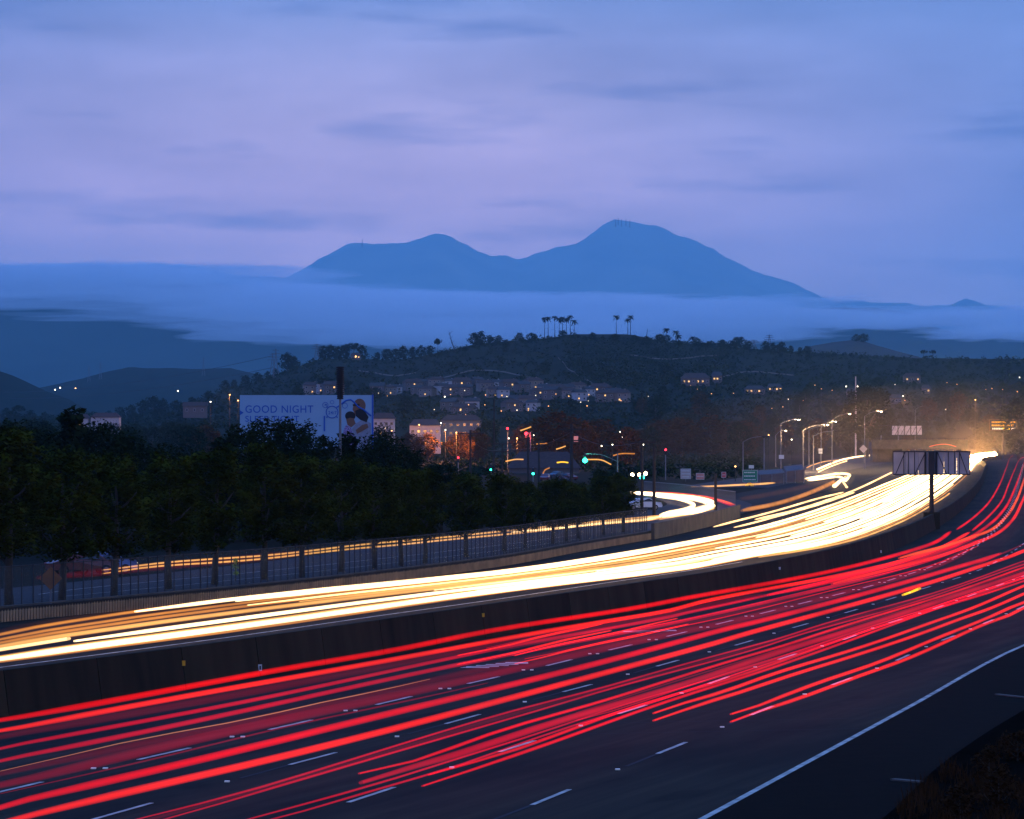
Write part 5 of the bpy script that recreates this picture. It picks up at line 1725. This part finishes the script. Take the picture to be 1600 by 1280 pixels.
# gantry with sign panels over the overpass
Y = 1120
k_ = Y / F
e = empty('sign_gantry', ((1407 - 800) * k_, Y, 0), 'truss gantry with pale sign backs above the overpass', 'sign')
z0, z1 = H + (VH - 680) * k_, H + (VH - 665) * k_
s = MB()
for z in (z0, z1):
    for y in (0, 1.2): s.tube([(-34 * k_, y, z), (34 * k_, y, z)], .12, 5)
s.build('chord', M_dark, e)
for i_ in range(9):
    a, b = (-34 + 68 * i_ / 8) * k_, (-34 + 68 * min(8, i_ + 1) / 8) * k_
    MB().tube([(a, 0, z0), (b, 0, z1)], .08, 4).build('brace', M_dark, e)
for i_, (a, b) in enumerate(((-13, -4), (-3, 6), (7, 16), (17, 25), (26, 34))):
    MB().box(((a + b) / 2 * k_, .7, (z0 + z1) / 2), ((b - a) * k_ - .1, .1, (z1 - z0) * .95)).build('sign_panel', mat('sign_back_pale', (.5, .42, .42), .6), e)
for a in (-30, -3): MB().tube([(a * k_, .6, 0), (a * k_, .6, z0)], .2, 8).build('leg', M_steel, e)
# overpass
Y = 1060
k_ = Y / F
e = empty('overpass', ((1435 - 800) * k_, Y, 0), 'concrete overpass crossing behind the median sign', 'bridge')
zt, zb = H + (VH - 691) * k_, 0.0
xl, xr = (1362 - 1435) * k_, (1512 - 1435) * k_
MB().box(((xl + xr) / 2, 5, zt - 1.1), (xr - xl, 10, 2.2)).build('deck', M_concl, e)
MB().box(((xl + xr) / 2, -.25, zt + .35), (xr - xl, .3, .75)).build('parapet', M_concl, e)
for x in (xl + 1.2, xl + 11, xr - 1.2): MB().box((x, 5, (zt - 2.2) / 2), (1.6, 8, zt - 2.2)).build('pier', M_concl, e)
for i_ in range(15):
    MB().box((xl + (xr - xl) * (i_ + .5) / 15, -.25, zt + 1.0), (.12, .1, .55)).build('rail_post', M_dark, e)
MB().tube([(xl, -.25, zt + 1.3), (xr, -.25, zt + 1.3)], .05, 5).build('rail', M_dark, e)
MB().box((xl + 6, 6.5, (zt - 2.2) / 2), (11, 5, zt - 2.25)).build('abutment', M_concl, e)
P = spline([W(1452, 698, 1058), W(1465, 695, 1058), (W(1480, 694.5, 1058)), W(1494, 698, 1058)], 5)
streak([p - P[0] for p in P], .14, 6, 1.0, gm('or'), 'light_bar', 'thin arched orange streak on the overpass', 'light', loc=P[0])

# billboard
Yb = 356.0
k_ = Yb / F
e = empty('billboard', ((478 - 800) * k_, Yb, 0), 'white billboard reading GOOD NIGHT above the trees', 'billboard')
w, h = 206 * k_, 84 * k_
ztop = H + (VH - 617.5) * k_
zc = ztop - h / 2
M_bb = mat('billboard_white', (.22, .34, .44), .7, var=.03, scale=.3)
M_bbl = mat('billboard_blue', (.015, .085, .34), .7, var=.05)
M_skin = mat('print_skin', (.16, .075, .045), .7, var=.1)
M_hair = mat('print_dark', (.012, .009, .012), .7)
M_shirt = mat('print_shirt', (.20, .21, .26), .7, var=.15, scale=4)
M_dress = mat('print_dress', (.40, .30, .50), .7, scale=9, c2=(.04, .02, .10), detail=1)
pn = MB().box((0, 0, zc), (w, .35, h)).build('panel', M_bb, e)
MB().box((w / 2 + .09, 0, zc), (.18, .42, h + .1)).build('edge_trim', M_bbl, e)
for x in (-.3, .3): MB().box((x * w, .6, zc / 2 + .5), (.35, .35, zc + .6)).build('leg', M_steel, e)
YF = -.19
def bx_(u): return (u - 478) * k_
def bz_(v): return H + (VH - v) * k_
def btext(t, u, v, size, wid):
    c = bpy.data.curves.new('lettering', 'FONT')
    c.body = t
    c.size = size
    c.extrude = .008
    c.offset = 0.005
    c.space_character = 1.08
    o = bpy.data.objects.new('lettering', c)
    o.location = (bx_(u), YF, bz_(v))
    o.rotation_euler = (R(90), 0, 0)
    c.materials.append(M_bbl)
    o.parent = pn
    col.objects.link(o)
    bpy.context.view_layer.update()
    fx = wid / max(.01, o.dimensions.x)
    me = bpy.data.meshes.new_from_object(o)
    q = link('lettering', me, pn)
    q.location, q.rotation_euler, q.scale = o.location.copy(), o.rotation_euler.copy(), (fx, 1, 1)
    bpy.data.objects.remove(o)
    return q
btext('GOOD NIGHT', 383, 645, 1.17, 106 * k_)
btext('SLEEP TIGHT', 383, 659, .93, 84 * k_)
btext('24/7', 513, 647.5, .52, 13 * k_)
btext('M', 507.5, 634, .28, 3 * k_)
def ring(u, v, r, t, name='clock_ring'):
    P = [(bx_(u) + r * k_ * math.cos(a), YF, bz_(v) + r * k_ * math.sin(a)) for a in [i_ * math.pi / 14 for i_ in range(29)]]
    MB().tube([Vector(p) for p in P], t, 5, cap=False).build(name, M_bbl, pn)
ring(519, 644, 9.2, .055)
ring(508.5, 633, 4.2, .03, 'small_ring')
ring(519, 628.5, 2.8, .025, 'small_ring')
ring(539, 634, 4, .03, 'small_ring')
for k in range(4):
    a = k * math.pi / 2 + .78
    MB().box((bx_(519) + math.cos(a) * 11.3 * k_, YF, bz_(644) + math.sin(a) * 11.3 * k_), (.14, .02, .14)).build('clock_tick', M_bbl, pn)
MB().tube([Vector((bx_(u), YF, bz_(v))) for u, v in ((528, 636), (534, 631), (541, 626), (548, 624.5), (554, 629), (560, 636), (568, 640), (580, 650))], .09, 5).build('blue_line', M_bbl, pn)
MB().tube([Vector((bx_(u), YF, bz_(v))) for u, v in ((507, 674), (507, 650))], .09, 5).build('blue_line', M_bbl, pn)
MB().face([(bx_(375), YF, bz_(641)), (bx_(381), YF, bz_(645)), (bx_(375), YF, bz_(649))][::-1]).build('blue_arrow', M_bbl, pn)
def flat(name, pts, m, dy):
    P = [(bx_(u), YF - dy, bz_(v)) for u, v in pts]
    s = MB()
    s.face(P)
    s.face([(x, y + .012, z) for x, y, z in P][::-1])
    return s.build(name, m, pn)
def ell(u, v, a, b, n=22, t0=0, t1=6.283): return [(u + a * math.cos(t0 + (t1 - t0) * i_ / n), v + b * math.sin(t0 + (t1 - t0) * i_ / n)) for i_ in range(n)]
flat('printed_torso', [(552, 700), (549, 672), (556, 662), (566, 656), (574, 658), (580, 662), (580, 700)], M_shirt, .004)
flat('printed_head', ell(562, 634, 9.5, 11), M_skin, .012)
flat('printed_head', [(553, 632), (551, 640), (555, 648), (563, 651), (570, 644), (571, 634)], M_skin, .016)
flat('printed_beard', [(555, 642), (556, 650), (563, 656), (573, 660), (576, 652), (570, 642), (562, 639)], M_hair, .022)
flat('printed_glasses', [(551, 632), (562, 631), (562, 634), (552, 635)], M_hair, .026)
flat('printed_hair', ell(547.5, 650, 8.2, 7.2), M_hair, .018)
flat('printed_face', [(541, 655), (543, 664), (549, 668), (556, 662), (553, 654), (547, 653)], M_skin, .030)
flat('printed_dress', [(535, 700), (537, 672), (541, 664), (548, 668), (553, 680), (556, 700)], M_dress, .034)
flat('printed_arm', [(556, 672), (566, 664), (574, 662), (576, 668), (566, 674), (558, 678)], M_skin, .040)

# dark antenna tower in front of the billboard
Y = 300
k_ = Y / F
zt = H + (VH - 573) * k_
e = empty('antenna_mast', ((531.5 - 800) * k_, Y, 0), 'dark antenna tower with a ragged cylindrical head before the billboard', 'antenna tower')
zb = H + (VH - 624) * k_
MB().tube([(0, 0, 0), (0, 0, zb)], [.16, .11], 8).build('pole', M_steel, e)
MB().tube([(0, 0, zb), (0, 0, zt)], .27, 10).build('core', M_hair, e)
for i_ in range(17):
    z = zb + (zt - zb) * (i_ + .5) / 17
    r_ = (.36 + .04 * rnd.random()) * (1 if i_ > 1 else .8)
    MB().tube([(0, 0, z - .06), (0, 0, z + .06)], r_, 12).build('antenna_ring', M_hair, e)

# cars
def car(loc, rz, label, paint, group=None, lights=True, sedan=True):
    e = empty('parked_car', loc, label, 'car', group, rz)
    prof = [(-2.2, .35), (-2.25, .75), (-1.75, .92), (-1.25, .98), (-.65, 1.42), (.75, 1.45), (1.45, 1.0), (2.1, .92), (2.25, .6), (2.2, .35)]
    s = MB()
    n = len(prof)
    def wd(z): return .86 if z < 1.0 else .66
    A = [(x, -wd(z), z) for x, z in prof]
    B = [(x, wd(z), z) for x, z in prof]
    s.face(A); s.face(B[::-1])
    for k in range(n):
        s.face([A[(k + 1) % n], A[k], B[k], B[(k + 1) % n]])
    s.build('body', paint, e)
    g_ = MB()
    for sy in (-1, 1):
        g_.face([(-1.05, sy * .80, 1.02), (1.25, sy * .80, 1.02), (.70, sy * .685, 1.38), (-.60, sy * .685, 1.36)][::sy])
    g_.build('side_window', M_glass, e)
    for sx in (-1.35, 1.4):
        for sy in (-1, 1):
            w_ = MB().tube([(sx, sy * .70, .33), (sx, sy * .90, .33)], .33, 14).build('wheel', M_hair, e)
            MB().tube([(sx, sy * .905, .33), (sx, sy * .915, .33)], .19, 10).build('rim', M_steel, w_)
    for sy in (-.6, .6):
        MB().box((2.24, sy, .68), (.06, .34, .14)).build('headlight', E_winw if lights else M_glass, e)
        MB().box((-2.25, sy, .72), (.05, .34, .14)).build('taillight', mat('tail_glass', (.3, .01, .01), .3), e)
    return e
P_blue = mat('car_paint_blue', (.10, .14, .28), .3, var=.05, spec=.5)
P_white = mat('car_paint_white', (.40, .42, .48), .3, var=.05, spec=.5)
P_red = mat('car_paint_red', (.12, .02, .02), .35, var=.05, spec=.5)
car(G(158, 897), .35, 'pale blue car on the frontage road behind the left fence', P_blue)
car(G(128, 898), .35, 'dark red car just behind the pale blue one', P_red, lights=False)
for k, (u, v) in enumerate(((852, 752), (871, 747), (888, 751))):
    car(G(u, v), rnd.uniform(0, 3), '%s car parked on the lot below the maroon shop, %s' % (['dark red', 'black', 'maroon'][k % 3], ['nearest the orange awning', 'in the second spot', 'at the back', 'by the tall pole', 'lowest on the right', 'lowest on the left'][k]), [P_red, mat('car_paint_dark', (.04, .04, .05), .35, spec=.4), P_red][k % 3], 'cars on the shop lot', lights=False)
car(G(1004, 797), .2, 'pale car at the kerb inside the hairpin ramp', P_white, lights=False)

# small plates on the barrier
def plate(u, v, wpx, hpx, m, lab, mk=None):
    # on the red side face of the barrier
    best = min(BS, key=lambda p: abs((800 + F * p.x / p.y) - u))
    z = H + (VH - v) * best.y / F
    t = offset([BS[BS.index(best) - 1], best, BS[BS.index(best) + 1]], 0.36 - z * .13)[1]
    e = tag(MB().box((0, 0, 0), (wpx * best.y / F, .04, hpx * best.y / F)).build('marker_plate', m, None, False, (t.x, t.y - .03, z)), lab, 'marker')
    e.rotation_euler.z = R(22)
    if mk:
        MB().box((0, -.03, 0), (wpx * best.y / F * .4, .02, hpx * best.y / F * .6)).build('digit', mk, e)
    return e
plate(270, 1036, 5, 8, M_signy, 'small amber marker on the dark barrier, left')
plate(387, 1043, 6, 10, M_signw, 'small white numbered plate on the dark barrier', M_dark)
plate(749, 961, 4, 6, M_signy, 'small amber marker on the dark barrier, near the middle')
plate(1200, 888, 3, 4, M_signw, 'tiny pale reflector on the barrier right of centre')
plate(1366, 862, 3, 4, M_signw, 'tiny pale reflector on the barrier below the big sign')
# yellow sapling by the fence
s = leaf_crown(77, [(0, 0, .9, .28), (.05, 0, .5, .24), (0, 0, 1.25, .2)], 60, .07, 0)
e = empty('sapling', G(368, 908), 'small yellow green sapling behind the fence', 'sapling')
s.build('crown', mat('yellow_leaf', (.40, .42, .03), .7), e)
MB().tube([(0, 0, 0), (0, 0, 1.0)], .03, 5).build('trunk', M_bark, e)

# painted arrows or letters worn on the first lane
def marking(u0, v0, u1, v1, lab):
    n = 5
    for k in range(n):
        a = G(u0 + (u1 - u0) * k / n, v0 + (v1 - v0) * k / n)
        b = G(u0 + (u1 - u0) * (k + .7) / n, v0 + (v1 - v0) * (k + .7) / n)
        s = MB()
        A_ = [a, b]
        s.strip(lift(offset(A_, -.3 + .6 * (k % 2)), .008), lift(offset(A_, -.12 + .6 * (k % 2)), .008))
        s.build('lane_marking', M_paint, road)
        s = MB()
        s.strip([Vector((a.x, a.y, .009)) , Vector((a.x + .9, a.y, .009))], [Vector((a.x, a.y + .9, .009)), Vector((a.x + .9, a.y + .9, .009))])
        s.build('lane_marking', M_paint, road)
marking(728, 1044, 805, 1036, '')
marking(975, 988, 1040, 986, '')

# right roadside: gutter pads, dirt and dry brush
M_dirt = mat('roadside_dirt', (.008, .005, .0035), .95, scale=.8, spec=0.0, c2=(.003, .0025, .002), bump=.5)
dirt = [G(u, v) for u, v in ((1300, 1345), (1400, 1262), (1465, 1200), (1544, 1144), (1600, 1110), (1700, 1045), (1800, 990))]
dl = spline(dirt, 8)
strip_obj('roadside', lift(dl, .02), lift([p + Vector((30, -14, 0)) for p in dl], .02), M_dirt, 'dark dirt verge with dry brush at lower right')
for (u0, v0, u1, v1), lb in (((1395, 1219, 1440, 1223), 'pale concrete gutter pad on the shoulder, lower'), ((1558, 1086, 1605, 1091), 'pale concrete gutter pad on the shoulder, upper')):
    a, b = G(u0, v0), G(u1, v1)
    c = (a + b) / 2
    o = MB().box((0, 0, .02), ((b - a).length, .22, .04)).build('gutter_pad', M_concl, None, False, c)
    o.rotation_euler.z = math.atan2((b - a).y, (b - a).x)
    tag(o, lb, 'gutter')
s = MB()
r = random.Random(9)
M_dry = mat('dry_brush', (.060, .022, .008), .9, scale=1.2, c2=(.020, .009, .004), spec=0.0)
for k in range(9000):
    u = r.uniform(1380, 1760)
    bv = interp([(1380, 1275), (1465, 1200), (1544, 1144), (1600, 1110), (1760, 1020)], u)
    v = bv + 14 + r.random() ** 1.3 * 260
    d = fbm(u, v * 1.6, 60, 3)
    if d < -.02: continue
    p = G(u, min(v, 1420))
    h = r.uniform(.10, .42) * (1 + d)
    a = r.uniform(0, 6.28)
    w_ = .018
    dx, dy = r.uniform(-.15, .15), r.uniform(-.15, .15)
    s.face([(p.x - w_ * math.cos(a), p.y - w_ * math.sin(a), 0.02), (p.x + w_ * math.cos(a), p.y + w_ * math.sin(a), 0.02), (p.x + dx, p.y + dy, h)])
tag(s.build('dry_grass', M_dry), 'dry reddish grass and brush on the verge at lower right', kind='stuff')
for k, (u, v, h) in enumerate(((1545, 1225, .9), (1590, 1190, .8), (1560, 1270, 1.0), (1500, 1285, .8))):
    c = clumps_for(k + 5, 14, .5, .1, h, .22, 'round')
    e = empty('dry_shrub', G(u, v), 'dry brown shrub at the lower right corner, %s' % ['upper left one', 'by the right edge', 'lowest one near the edge', 'on the left by the shoulder'][k], 'shrub')
    leaf_crown(k + 50, c, 60, .05, 0).build('foliage', M_dry, e)
    trunk_mesh(k, h * .7, .03, .1, .35, 5).build('stem', M_bark, e)

# ---------------------------------------------------------------- low cloud and haze
def vol(name, c, d, g_=0.0):
    m = bpy.data.materials.new(name)
    m.use_nodes = True
    t = m.node_tree
    t.nodes.clear()
    p = t.nodes.new('ShaderNodeVolumePrincipled')
    p.inputs['Color'].default_value = (*c, 1)
    p.inputs['Density'].default_value = d
    p.inputs['Anisotropy'].default_value = g_
    o = t.nodes.new('ShaderNodeOutputMaterial')
    t.links.new(p.outputs[0], o.inputs['Volume'])
    return m
M_cloud = vol('cloud_vapour', (1.0, 1.0, 1.0), 0.0014, 0.55)
M_wisp = vol('cloud_wisp_vapour', (1.0, 1.0, 1.0), 0.0045, 0.55)
cb = tag(bpy.data.objects.new('cloud_bank', None), 'long bank of pale low cloud lying across the foot of the mountain', kind='stuff')
cb.location = (0, 11000, 0)
col.objects.link(cb)
rc = random.Random(11)
def puff(u, v, Y, wpx, hpx, dep, wispy=False):
    bm = bmesh.new()
    bmesh.ops.create_icosphere(bm, subdivisions=4, radius=1.0)
    w, h = wpx * Y / F / 2, hpx * Y / F / 2
    se = rc.random() * 50
    for q in bm.verts:
        n_ = noise.fractal(Vector((q.co.x * 2.2 + se, q.co.y * 2.2, q.co.z * 2.0)), 1.0, 2.0, 5)
        q.co *= 1 + (0.75 if wispy else 0.42) * n_
        q.co = Vector((q.co.x * w, q.co.y * dep / 2, q.co.z * h))
    me = bpy.data.meshes.new('cloud_puff')
    bm.to_mesh(me)
    bm.free()
    me.materials.append(M_wisp if wispy else M_cloud)
    me.polygons.foreach_set('use_smooth', [True] * len(me.polygons))
    p = W(u, v, Y)
    o = link('cloud_puff', me, cb, (p.x, p.y - 11000, p.z))
    return o
for u, v, Y, w, h, d in [(-60, 445, 6400, 700, 30, 900), (250, 443, 6300, 620, 38, 1100), (120, 470, 6000, 700, 26, 500), (300, 492, 5900, 560, 22, 420), (470, 466, 6200, 560, 50, 1100), (700, 485, 6300, 700, 48, 1300), (500, 476, 5900, 420, 34, 900),
                         (560, 508, 5900, 620, 44, 1000), (880, 490, 6300, 640, 54, 1200), (1050, 478, 6500, 560, 34, 900), (1200, 490, 6400, 420, 30, 800), (980, 512, 5900, 560, 40, 1000), (760, 520, 5800, 520, 36, 900), (1150, 512, 5900, 300, 26, 700),
                         (1400, 480, 6400, 260, 16, 500), (1520, 488, 6000, 260, 26, 700), (1640, 500, 5900, 340, 40, 800), (1560, 512, 5800, 200, 22, 500), (1350, 498, 6000, 160, 14, 300), (130, 430, 6600, 360, 26, 600)]:
    puff(u, v + (8 if u >= 330 else 0), Y * 1.8, w, h, d * 1.8)

for k in range(26):
    u = -40 + 1700 * (k + rc.random()) / 26
    v = interp([(0, 424), (300, 424), (450, 454), (700, 472), (1000, 470), (1300, 486), (1600, 496)], u) + rc.uniform(-9, 14)
    puff(u, v, 10900 + rc.uniform(-300, 300), rc.uniform(110, 330), rc.uniform(8, 22), rc.uniform(250, 700), True)
for k in range(14):
    u = 900 + 760 * (k + rc.random()) / 14
    puff(u, rc.uniform(488, 524), 10300 + rc.uniform(-300, 300), rc.uniform(80, 220), rc.uniform(8, 20), rc.uniform(200, 600), True)
# mist added to glow over the far bend, orange tint in its colour
M_mist = vol('added_glow_mist', (1.0, 0.62, 0.32), 0.00010, 0.3)
M_mist2 = vol('added_glow_mist_dense', (1.0, 0.66, 0.36), 0.00050, 0.3)
mist = tag(bpy.data.objects.new('added_glow_mist', None), 'orange tinted mist added for a glow over the far bend', kind='stuff')
col.objects.link(mist)
for x, Y, z, a, b, c, mm in ((160, 1120, 4, 95, 230, 24, M_mist), (165, 1125, 4, 50, 150, 17, M_mist), (172, 1130, 4, 30, 110, 11, M_mist2), (110, 960, 4, 80, 190, 20, M_mist)):
    bm = bmesh.new()
    bmesh.ops.create_icosphere(bm, subdivisions=3, radius=1.0)
    for q in bm.verts: q.co = Vector((q.co.x * a, q.co.y * b, q.co.z * c))
    me = bpy.data.meshes.new('added_mist_bank')
    bm.to_mesh(me)
    bm.free()
    me.materials.append(mm)
    link('added_mist_bank', me, mist, (x, Y, z))
HX, HY0, HY1, HZ0, HZ1 = 40000, -600, 55000, -10.0, 3200.0
hz = MB()
hz.box((0, (HY0 + HY1) / 2, (HZ0 + HZ1) / 2), (HX * 2, HY1 - HY0, HZ1 - HZ0))
M_haze = vol('haze_air', (0.46, 0.90, 1.0), 3.4e-5, 0.0)
tag(hz.build('haze', M_haze), 'blue evening haze filling the valley air', kind='stuff')
